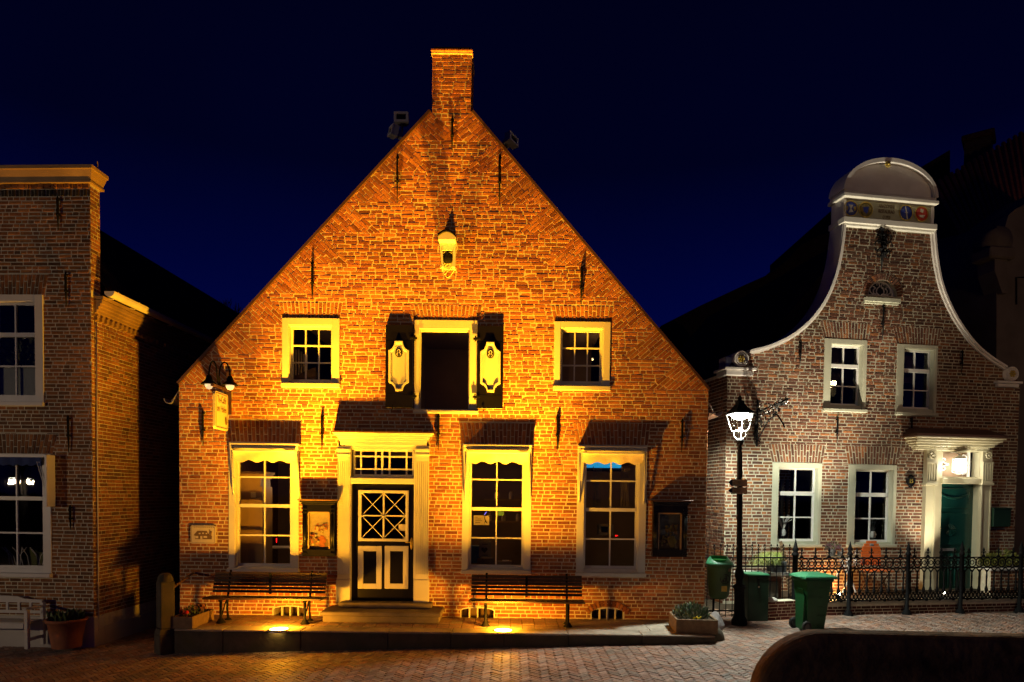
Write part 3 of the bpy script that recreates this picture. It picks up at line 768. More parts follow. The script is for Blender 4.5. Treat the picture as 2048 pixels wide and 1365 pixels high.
# steps
FS = frame((atd(640, 1250, -.62).x+atd(882, 1250, -.62).x)/2, 0, PT, 0); st = thing('door_steps', FS, 'two worn dark stone steps in front of the black front door', 'steps')
hw = (atd(882, 1250, -.62).x-atd(640, 1250, -.62).x)/2; w2 = (atd(857, 1206, -.16).x-atd(672, 1206, -.16).x)/2
s = MB(); zt_ = atd(760, 1225, -.62).z-PT
s.bbox(-hw+.04, hw-.04, -.6, 0, .001, zt_-.07, .01); s.bbox(-hw, hw, -.65, 0, zt_-.075, zt_, .018); s.build('lower_step', 'bluestone', st)
s = MB(); zu = atd(760, 1206, -.2).z-PT; s.bbox(-w2, w2, -.24, .03, zt_-.002, zu, .015); s.build('upper_step', 'bluestone', st)

# benches
def bench(fr, label, L=2.0):
    t = thing('slatted_bench', fr, label, 'bench', 'slatted benches against the house')
    s = MB()
    for i, (y, z) in enumerate(((-.47, .43), (-.37, .425), (-.27, .42), (-.17, .415))): s.bbox(-L/2, L/2, y, y+.085, z-.035, z, .006)
    s.build('seat', 'wood', t)
    s = MB()
    for i in range(6):
        z = .47+i*.057; y = -.10+i*.022; s.bbox(-L/2+.02, L/2-.02, y-.02, y+.008, z, z+(.044 if i < 3 else .054), .005)
    s.build('backrest', 'wood', t)
    for x in (-L/2+.28, L/2-.28):
        l = MB(); l.tube([(x, -.40, .39), (x, -.40, .06), (x, -.40, 0)], [.026, .022, .03], 8)
        l.lathe([(.08, 0), (.07, .015), (.035, .07)], x, -.40, 12); l.box(x-.02, x+.02, -.45, -.05, .365, .385)
        l.tube([(x, -.10, 0), (x, -.14, .2), (x, -.12, .38), (x, -.08, .5), (x, .02, .84)], .02, 6)
        l.tube([(x, -.36, .12), (x, -.22, .30), (x, -.14, .36)], .012, 5); l.lathe([(.06, 0), (.03, .03)], x, -.10, 10)
        l.build('leg', 'iron', t)
    s = MB(); s.box(-.02, .02, -.06, -.04, .44, .80, 0); s.build('middle_strap', 'iron', t)
    return t
def bfr(u0, u1, y=-.36):
    a, b = atd(u0, 1204, y-.47), atd(u1, 1204, y-.47); return frame((a.x+b.x)/2, y, PT, 0), b.x-a.x
f1, L1 = bfr(404, 641); bench(f1, 'slatted wooden bench left of the front door, under the window with the ochre cupboard', L1)
f2, L2 = bfr(937, 1171); bench(f2, 'slatted wooden bench right of the front door, under the window with the yellow card', L2)

# ground uplights
UP = []
for (u, v, lab) in ((558, 1259, 'round glowing ground spotlight in the platform in front of the left bench'), (1006.5, 1261.5, 'round glowing ground spotlight in the platform in front of the right bench')):
    P = onz(u, v, PT); fr = frame(P.x, P.y, PT, 0); t = thing('ground_spotlight', fr, lab, 'ground light', 'uplights sunk in the platform')
    s = MB(); s.lathe([(.17, -.03), (.17, .006), (.142, .010), (.14, -.0)], 0, 0, 24, cap=False); s.build('ring', 'steel', t)
    s = MB(); s.lathe([(.14, .004), (.08, .016), (.001, .02)], 0, 0, 24, cap=False); s.build('lens', 'uplight', t); UP.append(P)
    for pw, sz_, dr, sc in ((800, 116, (0, .13, 1), 1.4), (2700, 62, (0, .13, 1), 2.0), (10000, 34, (.16 if u < 800 else -.03, .12, 1), 1.7)):
        l = lamp('SPOT', (P.x, P.y, PT+.05), pw, SODIUM, spot_size=rad(sz_), spot_blend=1.0, shadow_soft_size=.09); aim(l, dr); l.scale = (sc, 1, 1)
    lamp('POINT', (P.x, P.y, PT+.12), 62, (1, .38, .015), shadow_soft_size=.05)
    l = lamp('SPOT', (P.x, P.y, PT+.07), 150, (1, .38, .015), spot_size=rad(165), spot_blend=.6, shadow_soft_size=.04); aim(l, (0, 1, .12))

# wall sign with two lamps
A = atd(428, 820, -.62); xs_ = A.x; ys_ = -.62
FSg = frame(xs_, 0, atd(455, 830, -.08).z, 0); sg = thing('hanging_sign', FSg, 'yellow projecting cafe sign with rounded corners on an iron bracket under two swan-neck lamps', 'sign')
zt_ = atd(427, 782, -.6).z-FSg.translation.z; zb_ = atd(427, 857, -.6).z-FSg.translation.z
def rr(a0, a1, b0, b1, r, n=5):
    P = []
    for cx_, cy_, t0 in ((a1-r, b1-r, 0), (a0+r, b1-r, pi/2), (a0+r, b0+r, pi), (a1-r, b0+r, 1.5*pi)):
        P += [(cx_+r*math.cos(t0+i*pi/2/n), cy_+r*math.sin(t0+i*pi/2/n)) for i in range(n+1)]
    return P
def xprism(mb, P, x0, x1, mi=0):
    k = len(mb.v); t = MB(); t.prism(P, x0, x1)
    mb.add([(v[1], v[0], v[2]) for v in t.v], [f[::-1] for f in t.f], mi)
yn, yf = -.62, -.10
b = MB(); xprism(b, rr(yn, yf, zb_, zt_, .05), -.02, .02); bd = b.build('sign_board', 'signy', sg)
b = MB(); P = rr(yn+.03, yf-.03, zb_+.03, zt_-.03, .03); P3 = [(.0235, y, z) for y, z in P]; b.tube(P3, .004, 4, closed=True); b.build('border_line', 'inkbrown', bd)
TX = Matrix.Rotation(pi/2, 4, 'Z') @ Matrix.Rotation(pi/2, 4, 'X')
zc_ = (zt_+zb_)/2; Hh = zt_-zb_
for s_, z, sz in (('Te-Caf\u00e9', zt_-.2*Hh, .135), ('am Hafen', zt_-.45*Hh, .125), ('Tee & Kaffee', zt_-.66*Hh, .045)):
    if s_.startswith('Tee &'): continue
    text(s_, sz, bd, Matrix.Translation((.022, (yn+yf)/2, z)) @ TX, 'inkbrown', sxy=(.78, 1.25))
b = MB(); b.tube([(.024, -.2+.035*math.cos(t), zb_+.16+.065*math.sin(t)) for t in [i*pi/8 for i in range(16)]], .007, 5, closed=True); b.tube([(.024, -.2, zb_+.11), (.024, -.2, zb_+.2)], .012, 5); b.build('emblem', 'inkbrown', bd)
b = MB(); zz = zt_+.07
b.box(-.03, .03, yn-.06, .0, zz, zz+.035); b.tube([(0, -.02, zz-.35), (0, -.12, zz-.05), (0, -.3, zz)], .012, 5); b.box(-.04, .04, -.03, 0, zz-.4, zz+.35)
for y in (yn+.1, yf-.1): b.tube([(0, y, zz), (0, y, zt_)], .008, 5)
b.build('bracket', 'lead', sg)
for k, (yy, uu, vv) in enumerate(((-.56, 418, 768), (-.24, 460, 770))):
    # swan-neck lamp
    P = atd(uu, vv, -.42 if k else -.5); q = P-FSg.translation; l = MB()
    l.lathe([(.135, -.01), (.11, .02), (.06, .06), (.05, .10), (.035, .14), (.012, .15)], q.x, q.y, 16, z=q.z)
    cxn = -.0; top = q.z+.36
    arc = [(q.x+(cxn-q.x)*(1-math.cos(t))/2, q.y+(0)*(t), q.z+.14+.24*math.sin(t)) for t in [i*pi/10 for i in range(11)]]
    arc += [(cxn, q.y*.9, q.z+.0), (cxn, q.y*.6, zz+.05)]
    l.tube(arc, .014, 6); o = l.build('lamp_arm', 'iron', sg)
    l = MB(); l.lathe([(1e-4, -.09), (.04, -.075), (.065, -.035), (.07, 0), (1e-4, .0)], q.x, q.y, 14, z=q.z-.005, cap=False); l.build('bulb', 'bulb' if k else 'bulb', o)
# small picture plaque
x0, x1, z0, z1 = rect(FM, 381, 1051.5, 431, 1088, y=-.04); fp = frame((x0+x1)/2, -.015, (z0+z1)/2, 0)
pq = thing('wall_plaque', fp, 'small cream enamel plaque with a dark picture of a house left of the windows', 'plaque')
a, b_ = (x1-x0)/2, (z1-z0)/2
b = MB(); b.prism(rr(-a, a, -b_, b_, .035), -.022, 0); pb = b.build('plate', 'card', pq)
b = MB(); P = rr(-a+.015, a-.015, -b_+.015, b_-.015, .025); b.tube([(x, -.023, z) for x, z in P], .0025, 4, closed=True)
b.prism([(-a*.7, -b_*.5), (a*.68, -b_*.5), (a*.72, -.02), (a*.4, .02), (a*.3, b_*.42), (-a*.45, b_*.42), (-a*.72, 0)], -.0235, -.02)
b.tube([(a*.45, -.023, -.03), (a*.55, -.023, .05), (a*.5, -.023, .09)], .008, 4); b.tube([(a*.62, -.023, -.02), (a*.68, -.023, .06)], .012, 5)
b.build('picture', 'inkbrown', pb)
b = MB()
for i, (x, z, w_, h_) in enumerate(((-.11, -.045, .05, .04), (-.03, -.05, .035, .05), (.04, -.04, .06, .03), (-.06, .02, .03, .022), (0, .025, .03, .022), (.06, .02, .025, .022), (-.15, -.05, .02, .06))): b.box(x-w_/2, x+w_/2, -.026, -.0236, z-h_/2, z+h_/2)
b.build('picture_light', 'card', pb)
text('Sielhaus um 1900', .028, pb, Matrix.Translation((0, -.0225, b_-.032)) @ Matrix.Rotation(pi/2, 4, 'X'), 'inkbrown', ext=.001) if False else None
b = MB(); 
for i in range(11): b.box(-a*.75+i*.034, -a*.75+i*.034+.022, -.0235, -.02, b_-.036, b_-.026)
b.build('caption_line', 'inkbrown', pb)
# display cases
def showcase(u0, v0, u1, v1, label, pal, seed):
    yy = -.16; x0, x1, z0, z1 = rect(FM, u0, v0, u1, v1, y=yy); fr = frame((x0+x1)/2, -.01, z0, 0)
    t = thing('display_case', fr, label, 'display case', 'black framed poster cases on the house wall'); w_, h_ = (x1-x0)/2, z1-z0; rr_ = random.Random(seed)
    s = MB(); s.bbox(-w_, w_, -.19, 0, h_-.022, h_, .004, 1); s.bbox(-w_+.03, w_-.03, -.17, 0, h_-.055, h_-.022, .006, 0); s.bbox(-w_+.05, w_-.06, -.14, 0, h_-.09, h_-.055, .006, 0)
    s.build('cornice', ['black', 'lead'], t)
    s = MB(); iw = w_-.15; s.box(-w_+.06, w_-.07, -.03, 0, .0, h_-.09); s.box(-w_+.06, w_-.07, -.1, -.03, h_-.22, h_-.09); s.box(-w_+.06, w_-.07, -.1, -.03, 0, .12)
    s.box(-w_+.06, -iw, -.1, -.03, .12, h_-.22); s.box(iw-.01, w_-.07, -.1, -.03, .12, h_-.22)
    fb = s.build('case_body', 'black', t)
    for x in (-w_+.095, w_-.105):
        s = MB(); s.tube([(x-.015, -.115, .16), (x-.015, -.115, h_-.25)], .012, 8); s.tube([(x+.018, -.115, .16), (x+.018, -.115, h_-.25)], .012, 8)
        for zz, d_ in ((h_-.17, .04), (h_-.23, .02), (.14, .02), (.05, .035)): s.bbox(x-.042, x+.042, -.12-d_*.4, -.09, zz-.014, zz+.014, .003)
        s.build('column', 'black', t)
    s = MB(); a0, a1, b0, b1 = -iw+.002, iw-.012, .122, h_-.222
    for q in ((a0, a0+.022, b0, b1), (a1-.022, a1, b0, b1), (a0, a1, b1-.022, b1)): s.box(q[0], q[1], -.085, -.035, q[2], q[3])
    s.build('inner_frame', 'cup', t)
    s = MB(); s.box(a0+.02, a1-.02, -.042, -.036, b0, b1-.02, 0, pal[0]); ph = b1-b0; pw = a1-a0; yv = -.043
    def blob(x, z, r, c, sz=1.0, k=0):
        global_y = yv-.0006*k; n = 9; P = [(x+r*math.cos(i*2*pi/n+k)*rr_.uniform(.8, 1.15), z+sz*r*math.sin(i*2*pi/n+k)*rr_.uniform(.8, 1.15)) for i in range(n)]
        s.prism(P, global_y-.0005, -.041, 0, c)
    s.prism([(a0+.02, b0+.0), (a1-.02, b0), (a1-.02, b0+.26*ph), (a0+.02, b0+.42*ph)], -.0432, -.041, 0, pal[5])
    k = 2
    for i in range(9): blob(a0+.05+rr_.random()*pw*.35, b0+ph*(.12+.035*i), .022, pal[1+i % 3], 1, k); k += 1
    blob(.045, b0+.24*ph, .075, pal[3], 1.15, k); k += 1; blob(.045, b0+.12*ph, .05, pal[3], .8, k); k += 1
    for i in range(34): blob(.03+rr_.gauss(0, .05), b0+ph*(.42+.17*rr_.random()+.1*rr_.random()), rr_.uniform(.012, .026), pal[1+i % 4], 1, k); k += 1
    for i in range(8): blob(-.06+rr_.gauss(0, .05), b0+ph*(.2+.2*rr_.random()), rr_.uniform(.012, .02), pal[4-(i % 3)], 1, k); k += 1
    s.build('poster', 'paper_c', t)
    s = MB(); s.box(a0, a1, -.082, -.079, b0, b1); s.build('glass', 'glass', t)
M['paper_c'] = mat('printed_poster', (.5, .5, .5), .6, attr=True, var=.12, vs=30)
showcase(596, 999, 676, 1114, 'poster case with a flower still life between the left window and the front door', [(.60, .50, .30), (.75, .6, .25), (.6, .28, .08), (.55, .18, .05), (.8, .7, .35), (.32, .22, .10)], 3)
showcase(1300.5, 1001, 1384, 1115, 'poster case with a dim fruit still life near the right corner of the house', [(.10, .12, .13), (.24, .18, .07), (.16, .13, .04), (.18, .16, .04), (.20, .13, .09), (.07, .05, .035)], 8)

# ------------------------------------------------ things behind the windows (interior)
def ifr(u, v, y): P = atd(u, v, y); return frame(P.x, P.y, P.z, 0)
f = ifr(475, 1126, .22); t = thing('cupboard', f, 'tall ochre cupboard with a moulded top behind the left ground-floor window', 'cupboard')
s = MB(); wx = atd(521, 1126, .22).x-f.translation.x; zz = atd(480, 1040, .22).z-f.translation.z
s.box(-.25, wx, 0, .5, -.8, zz+.75); s.box(wx*.45-.008, wx*.45+.008, -.008, 0, -.7, zz+.6); s.box(wx, wx+.04, -.015, .5, -.8, zz+.6)
for i in range(3): s.box(-.25, wx+.03+.03*i, -.02-.02*i, .5, zz+.75+.04*i, zz+.79+.04*i)
s.build('body', 'cup', t); s = MB(); s.bbox(.25, .34, -.03, 0, zz+.4, zz+.5, .01); s.build('door_notice', 'card', t)
f = ifr(553, 1078, .9); s = MB(T=None); s.sphere((0, 0, 0), .012); s.tube([(0, .0, -.01), (0, .0, -.07)], .008, 6)
o = s.build('indicator_light', 'red_l'); o.matrix_world = f; tag(o, 'tiny red standby light glowing inside the left ground-floor window', 'indicator light')
f = ifr(555, 1096, .8); t = thing('side_table', f, 'dim table with a pale edge behind the left ground-floor window, below the red light', 'table')
s = MB(); s.box(-.25, .35, 0, .5, -.02, 0); s.build('table_top', 'sash', t); s = MB(); s.box(-.25, -.22, 0, .04, -.7, -.02); s.box(.3, .33, 0, .04, -.7, -.02); s.build('leg', 'black', t)
f = ifr(963, 1041, .16); o = MB(); o.box(-.14, .14, -.003, .003, -.085, .085); o = o.build('window_card', 'card'); o.matrix_world = f
tag(o, 'yellow card with four dark lines and a dancing figure in the middle ground-floor window', 'card')
s = MB()
for i, w_ in enumerate((.04, .10, .12, .09)): s.box(-.11, -.11+w_, -.0045, -.003, .05-i*.032, .058-i*.032)
s.tube([(.055, -.005, .055), (.06, -.005, .02), (.08, -.005, -.03), (.1, -.005, -.05)], [.008, .006, .012, .004], 5); s.sphere((.06, -.005, .06), .01); s.tube([(.07, -.005, .0), (.05, -.005, -.06)], .005, 4)
s.build('lettering', 'ink', o)
f = ifr(970, 1098, .2); o = MB(); o.box(-.11, .11, -.003, .003, -.155, .155); o = o.build('window_poster', mat('grey_poster', (.20, .17, .12), .7)); o.matrix_world = f
tag(o, 'pale poster with a dark heart standing in the lower left pane of the middle window', 'poster')
s = MB(); s.prism([(.06*16*math.sin(t_)**3/16-.01, .06*(13*math.cos(t_)-5*math.cos(2*t_)-2*math.cos(3*t_)-math.cos(4*t_))/16-.02) for t_ in [i*2*pi/20 for i in range(20)]], -.005, -.003)
s.box(-.05, .05, -.005, -.003, .075, .085); s.box(-.05, .05, -.005, -.003, -.12, -.11); s.build('heart_print', 'ink', o)
f = ifr(1001.5, 1027.5, .17); o = MB(); o.box(-.055, .055, -.003, .003, -.04, .04); o = o.build('green_note', mat('mint_paper', (.15, .38, .25), .7)); o.matrix_world = f; tag(o, 'small mint green note at the top of the lower sash of the middle window', 'note')
f = ifr(971, 1027, .3); o = MB(); o.tube([(-.02, 0, -.03), (.02, 0, .03)], .008, 5); o = o.build('violet_glow_stick', 'violet'); o.matrix_world = f; tag(o, 'short violet glowing stick above the yellow card in the middle window', 'light')
f = ifr(951, 1118, .35); o = MB(); o.bbox(-.09, .09, -.1, .1, -.07, .24, .01); o = o.build('storage_box', 'blueline'); o.matrix_world = f; tag(o, 'dark blue box at the lower left behind the middle ground-floor window', 'box')
f = ifr(969, 1126, .3); o = MB(); o.bbox(-.13, .16, -.08, .1, -.06, .09, .01); o = o.build('cardboard_box', 'boxwood'); o.matrix_world = f; tag(o, 'low brown cardboard box under the heart poster in the middle window', 'box')
f = ifr(1010, 1129, .35); t = thing('paper_stack', f, 'low stack of papers with white sheets behind the lower right pane of the middle window', 'papers')
s = MB(); s.box(-.14, .12, -.1, .1, -.08, .06); s.build('stack', 'cup', t); s = MB(); s.box(-.05, .07, -.09, .05, .062, .075); s.build('sheet', 'sash', t)
# blue tube and small things behind the right window
P0 = atd(1172, 930, .5); P1 = atd(1243, 930, .5); f = frame(P0.x, .5, P0.z, 0); t = thing('blue_tube_light', f, 'glowing cyan strip light behind the top panes of the right ground-floor window', 'strip light')
s = MB(); w_ = P1.x-P0.x; s.bbox(-.1, w_, 0, .06, -.05, .06, .02); s.build('tube', 'blue_l', t); s = MB(); s.bbox(-.1, w_+.05, .0, .1, -.12, -.055, .02); s.build('holder', 'black', t)
f = ifr(1211, 1061, .35); t = thing('small_radio', f, 'small pale box radio with a dark screen inside the right ground-floor window', 'radio')
s = MB(); s.bbox(-.14, .14, -.08, .1, -.09, .11, .015); s.build('body', mat('dim_cream_plastic', (.22, .19, .12), .6), t); s = MB(); s.box(-.09, .03, -.085, -.078, -.03, .07); s.build('screen', 'black', t)
f = ifr(1232, 1072, .4); o = MB(); o.sphere((0, 0, 0), .013); o.sphere((.03, 0, .002), .007); o = o.build('indicator_light', 'red_l'); o.matrix_world = f; tag(o, 'tiny red light beside the radio inside the right ground-floor window', 'indicator light')

f = ifr(600, 757, .55); t = thing('slatted_chair', f, 'pale slatted chair dimly seen in the upper left window of the orange-lit house', 'chair'); s = MB()
for i in range(6): s.box(-.14+i*.05, -.115+i*.05, 0, .02, .05, .48+.05*math.sin(i))
s.build('backrest', 'card', t); s = MB(); s.box(-.18, .2, -.02, .3, 0, .05); s.prism([(-.1, -.0), (.32, .0), (.3, .2), (.1, .12)], -.05, -.03); s.build('seat', 'boxwood', t)
for (u0, u1, lb_) in ((1186, 1206, 'pale lace curtain strip behind the upper left panes of the right ground-floor window'), (1242, 1262, 'pale lace curtain strip behind the upper right panes of the right ground-floor window')):
    A_, B_ = atd(u0, 1015, .5), atd(u1, 1015, .5); f = frame(A_.x, .5, A_.z, 0); s = MB(); s.tube([(0, 0, 0), (.03, 0, .3), (0, 0, .75)], .01, 4)
    for i in range(7): s.tube([(i*.022, .02*math.sin(i*2), 0), (i*.022+.02*math.sin(i), .02, .35), (i*.024, 0, .72)], .008, 4)
    o = s.build('lace_curtain', mat('dim_lace', (.20, .17, .12), .9)); o.matrix_world = f; tag(o, lb_, 'curtain')
f = ifr(1020, 1000, 1.2); t = thing('wall_shelf', f, 'dim shelf with jars on the back wall seen through the middle ground-floor window', 'shelf'); s = MB(); s.box(-.5, .3, 0, .2, -.02, .01); s.box(-.5, .3, 0, .2, -.45, -.42); s.build('board', 'cup', t)
for i in range(5): s = MB(); s.lathe([(.04, 0), (.045, .1), (.025, .15)], -.4+i*.14, .08, 8, z=.01 if i % 2 else -.42); s.build('jar', 'card', t)
for (px_, py_, pz_, pw, lb_) in ((-4.15, 1.5, 2.55, 12, 'added fill bulb deep inside the left ground-floor room'), (-.9, 2.0, 2.6, 9, 'added fill bulb deep inside the middle ground-floor room'), (2.75, 2.0, 2.6, 8, 'added fill bulb deep inside the right ground-floor room'), (-3.0, 1.9, 5.2, 5, 'added fill bulb in the left attic room'), (-.4, 1.9, 5.2, 4, 'added fill bulb in the middle attic room'), (1.6, 1.9, 5.1, 5, 'added fill bulb in the right attic room')):
    t = thing('room_fill_bulb', frame(px_, py_, pz_, 0), lb_, 'fill light', 'added bulbs that brighten the rooms'); s = MB(); s.tube([(0, 0, .02), (0, 0, .3)], .006, 4); s.build('cord', 'black', t); s = MB(); s.sphere((0, 0, 0), .022); s.build('bulb', 'bulb', t)
    lamp('POINT', (px_, py_, pz_-.06), pw, (1, .60, .28), shadow_soft_size=.05)  # bulbs and their lights are added to lift the dark rooms
# ------------------------------------------------ platform furniture
def leaves(mb, cx, cy, z, rx, ry, h, n, size, cols, up=.6, seed=1):
    rr_ = random.Random(seed)
    for i in range(n):
        a = rr_.uniform(0, 2*pi); q = math.sqrt(rr_.random()); x, y = cx+rx*q*math.cos(a), cy+ry*q*math.sin(a); zz = z+h*rr_.random()**.8*(1-.55*q)
        d = Vector((math.cos(a)*(1-up)+rr_.uniform(-.4, .4), math.sin(a)*(1-up)+rr_.uniform(-.4, .4), up+rr_.uniform(-.2, .3))).normalized()
        sd = d.cross(Vector((rr_.uniform(-1, 1), rr_.uniform(-1, 1), .3))).normalized(); s_ = size*rr_.uniform(.6, 1.3); p_ = Vector((x, y, zz))
        c = rr_.choice(cols); k = rr_.uniform(.6, 1.3)
        mb.add([p_, p_+d*s_*.5+sd*s_*.16, p_+d*s_, p_+d*s_*.5-sd*s_*.16], [(0, 1, 2, 3)], 0, tuple(k*v for v in c))
def planter(fr, label, w, d, hgt, fill, rz=0):
    t = thing('planter_box', fr, label, 'planter'); s = MB(); th = .035
    for q in ((-w/2, w/2, -d/2, -d/2+th), (-w/2, w/2, d/2-th, d/2), (-w/2, -w/2+th, -d/2+th, d/2-th), (w/2-th, w/2, -d/2+th, d/2-th)): s.bbox(q[0], q[1], q[2], q[3], 0, hgt, .006)
    s.build('trough', 'boxwood', t); s = MB(); s.box(-w/2+th, w/2-th, -d/2+th, d/2-th, .02, hgt-.035); s.build('soil', 'soil', t); fill(t); return t
P = onz(1400, 1269, PT)
def fill1(t):
    s = MB(); leaves(s, -.02, .03, .18, .27, .3, .26, 700, .08, [(.10, .17, .10), (.16, .22, .17), (.08, .13, .06), (.2, .22, .2)], .7, 3); s.build('lavender_plant', 'leaf', t)
    s = MB(); leaves(s, .0, -.27, .19, .07, .04, .05, 30, .06, [(.06, .14, .04)], .6, 5); s.build('primrose_leaves', 'leaf', t); s = MB()
    for i in range(6): s.sphere((-.04+.022*i, -.30+.008*(i % 2), .235+.012*(i % 3)), .016, n=7)
    s.build('primrose_flower', 'yel', t)
planter(frame(P.x-.02, P.y+.38, PT, rad(-4)), 'wooden planter box with lavender and a yellow primrose on the right end of the platform', .66, .74, .23, fill1)
P = onz(372, 1259, PT)
def fill2(t):
    s = MB(); leaves(s, 0, .0, .15, .15, .3, .16, 240, .07, [(.05, .10, .03), (.15, .08, .06)], .6, 9); s.build('small_plants', 'leaf', t)
    s = MB(); s.sphere((0.02, -.27, .24), .035); s.sphere((-.09, -.2, .24), .045); s.build('red_ball', mat('red_glass', (.5, .02, .01), .15), t)
    s = MB(); 
    for i in range(22): s.sphere((.08+R.gauss(0, .04), .05+R.gauss(0, .06), .25+R.random()*.05), .022, n=6)
    s.build('pale_flower', 'terra', t)
planter(frame(P.x-.08, P.y+.42, PT, rad(0)), 'wooden planter box with red baubles beside the stone post', .34, .78, .19, fill2)
def rock(name, fr, sx_, sy_, sz_, label, seed, mt='rock', n=26):
    rr_ = random.Random(seed); bm = bmesh_mod.new(); bmesh_mod.ops.create_icosphere(bm, subdivisions=3, radius=1)
    off = [Vector((rr_.uniform(-1, 1), rr_.uniform(-1, 1), rr_.uniform(-1, 1))).normalized() for i in range(n)]
    for v in bm.verts:
        d = v.co.normalized(); k = 1.0
        for o_2 in off:
            t_ = d.dot(o_2)
            if t_ > .72: k = min(k, .80/t_)
        v.co = Vector((d.x*k*sx_, d.y*k*sy_, max(-.15, d.z*k)*sz_))
    me = bpy.data.meshes.new(name); bm.to_mesh(me); bm.free(); me.materials.append(M[mt]); o = bpy.data.objects.new(name, me); COL.objects.link(o); o.matrix_world = fr
    return tag(o, label, 'stone')
import bmesh as bmesh_mod
P = onz(1440, 1262, 0); rock('boulder', frame(P.x, P.y+.25, gz(P.x), rad(-25)), .17, .38, .30, 'grey split boulder leaning beside the planter at the corner of the house', 4)
P = onz(1422, 1284, .0); rock('kerb_stone', frame(P.x+.02, P.y+.14, gz(P.x), rad(8)), .25, .15, .25, 'small rounded block at the right end of the platform edge', 11, 'stone_d')
# stone post with handrail
P = onz(321, 1311, gz(-5.5)); fp = frame(P.x, P.y+.16, gz(P.x)-.02, rad(45)); ps = thing('stone_post', fp, 'square weathered stone post with a domed top at the left end of the platform', 'post')
Hp = 1.18; s = MB(); a = .115
s.bbox(-a*1.15, a*1.15, -a*1.15, a*1.15, 0, .34, .02); s.add([(sx_*a*k, sy_*a*k, z) for z, k in ((.34, 1.12), (.42, .92)) for sx_, sy_ in ((-1, -1), (1, -1), (1, 1), (-1, 1))], [(0, 1, 5, 4), (1, 2, 6, 5), (2, 3, 7, 6), (3, 0, 4, 7)])
s.bbox(-a*.92, a*.92, -a*.92, a*.92, .42, Hp, .018); s.build('shaft', 'stone_d', ps)
s = MB(); s.lathe([(a*1.05, Hp-.01), (a*1.0, Hp+.04), (a*.8, Hp+.09), (a*.4, Hp+.12), (.001, Hp+.125)], 0, 0, 12, cap=False); s.build('cap', 'stone_d', ps)
s = MB(); i_ = fp.inverted(); A_ = i_ @ Vector((P.x+.1, P.y+.2, fp.translation.z+Hp-.12)); B_ = i_ @ Vector((XL+.25, -.03, fp.translation.z+Hp-.02)); s.tube([A_, B_], .022, 6); s.build('handrail', 'lead', ps)
# floodlights on the roof
def flood(fr, label, heads, ph):
    t = thing('roof_floodlight', fr, label, 'floodlight', 'unlit floodlights on the roof'); s = MB()
    if ph: s.tube([(0, 0, -.1), (0, 0, ph)], .022, 6)
    s.build('pole', 'steel', t)
    for (x, z, rz, tilt, rr_) in heads:
        T = Matrix.Translation((x, -.05, z)) @ Matrix.Rotation(rz, 4, 'Z') @ Matrix.Rotation(tilt, 4, 'X') @ Matrix.Rotation(rr_, 4, 'Y')
        s = MB(T); s.box(-.125, .125, -.05, .05, -.09, .09); s.prism([(-.08, -.06), (.08, -.06), (.05, .05), (-.05, .05)], .05, .15)
        for q in ((-.13, -.085, -.09, .09), (.085, .13, -.09, .09), (-.085, .085, -.09, -.05), (-.085, .085, .05, .09)): s.box(q[0], q[1], -.075, -.05, q[2], q[3])
        hd_ = s.build('lamp_head', 'grey', t); s = MB(T); s.box(-.085, .085, -.056, -.051, -.05, .05); s.build('front_glass', 'black', hd_)
    return t
P = atd(804, 285, .5); T_ = atd(804, 241, .5); B_ = atd(789, 267, .5); flood(frame(P.x, .5, P.z, 0), 'pair of grey floodlights on a pole above the left roof slope', [(0, T_.z-P.z, 0, 0, 0), (B_.x-P.x, B_.z-P.z, rad(-62), rad(-10), .2)], T_.z-P.z-.08)
P = atd(1013, 300, .5); T_ = atd(1022, 284, .5); flood(frame(P.x, .5, P.z-.1, 0), 'dark floodlight on the right roof slope next to the chimney', [(T_.x-P.x, T_.z-P.z+.1, rad(55), rad(-8), .2)], .15)

# ================================================================== LEFT HOUSE
cxL = atd(183, 700, -.7).x
FL = frame(cxL, -.7, -.26, rad(-2.4)); LH = thing('parapet_house', FL, 'brick house at the left edge with a flat cornice tinted sodium orange and white windows', 'house')
def lp(u, v, y=0.0): return loc(FL, u, v, y)
zT = lp(120, 369)[1]; zTop = lp(120, 331, -.08)[1]; hL = .0625; WL = -6.0
LW = dict(up=(-22, 590, 88, 813), lo=(-32, 908, 103.5, 1154))
hs = [hole(rectp(a[0]+.01, a[1]-.01, a[2]+.01, a[3]-.01)) for a in (rect(FL, *r) for r in LW.values())]
arL = []
for k, v0, v1, d0, d1 in (('up', 549, 590, 10, 9), ('lo', 868, 907, 12, 12)):
    a = rect(FL, *LW[k]); b = rect(FL, LW[k][0]-d0, v0, LW[k][2]+d1, v1); arL.append((a[0]-.02, a[1]+.02, b[0], b[1], a[3], b[3]))
hb_ = hs+[hole([(a, z0), (b, z0), (d, z1), (c, z1)]) for a, b, c, d, z0, z1 in arL]
zpl = lp(60, 1232)[1]; w = MB()
for Q in subs(rectp(WL, 0, -.1, zT), hs): w.prism(Q, 0, .24, 0)
zs0 = lp(100, 394)[1]; zs1 = lp(100, 379)[1]; top0 = zs0-.0
nn = int((zs0-zpl)/hL); z00 = zs0-nn*hL
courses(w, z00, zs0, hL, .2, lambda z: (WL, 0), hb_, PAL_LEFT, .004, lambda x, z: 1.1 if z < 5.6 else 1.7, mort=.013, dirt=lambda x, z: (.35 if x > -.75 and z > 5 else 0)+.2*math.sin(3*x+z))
courses(w, zs1, zT, zT-zs1, .1, lambda z: (WL, 0), [], PAL_LEFT, .03, mort=.01)
x = WL
while x < -.02: emit_brick(w, rectp(x+.005, min(x+.058, -.001), zs0+.006, zs1-.006), .004+.012*(int(x*16) % 2), (.03, .025, .02)); x += .064
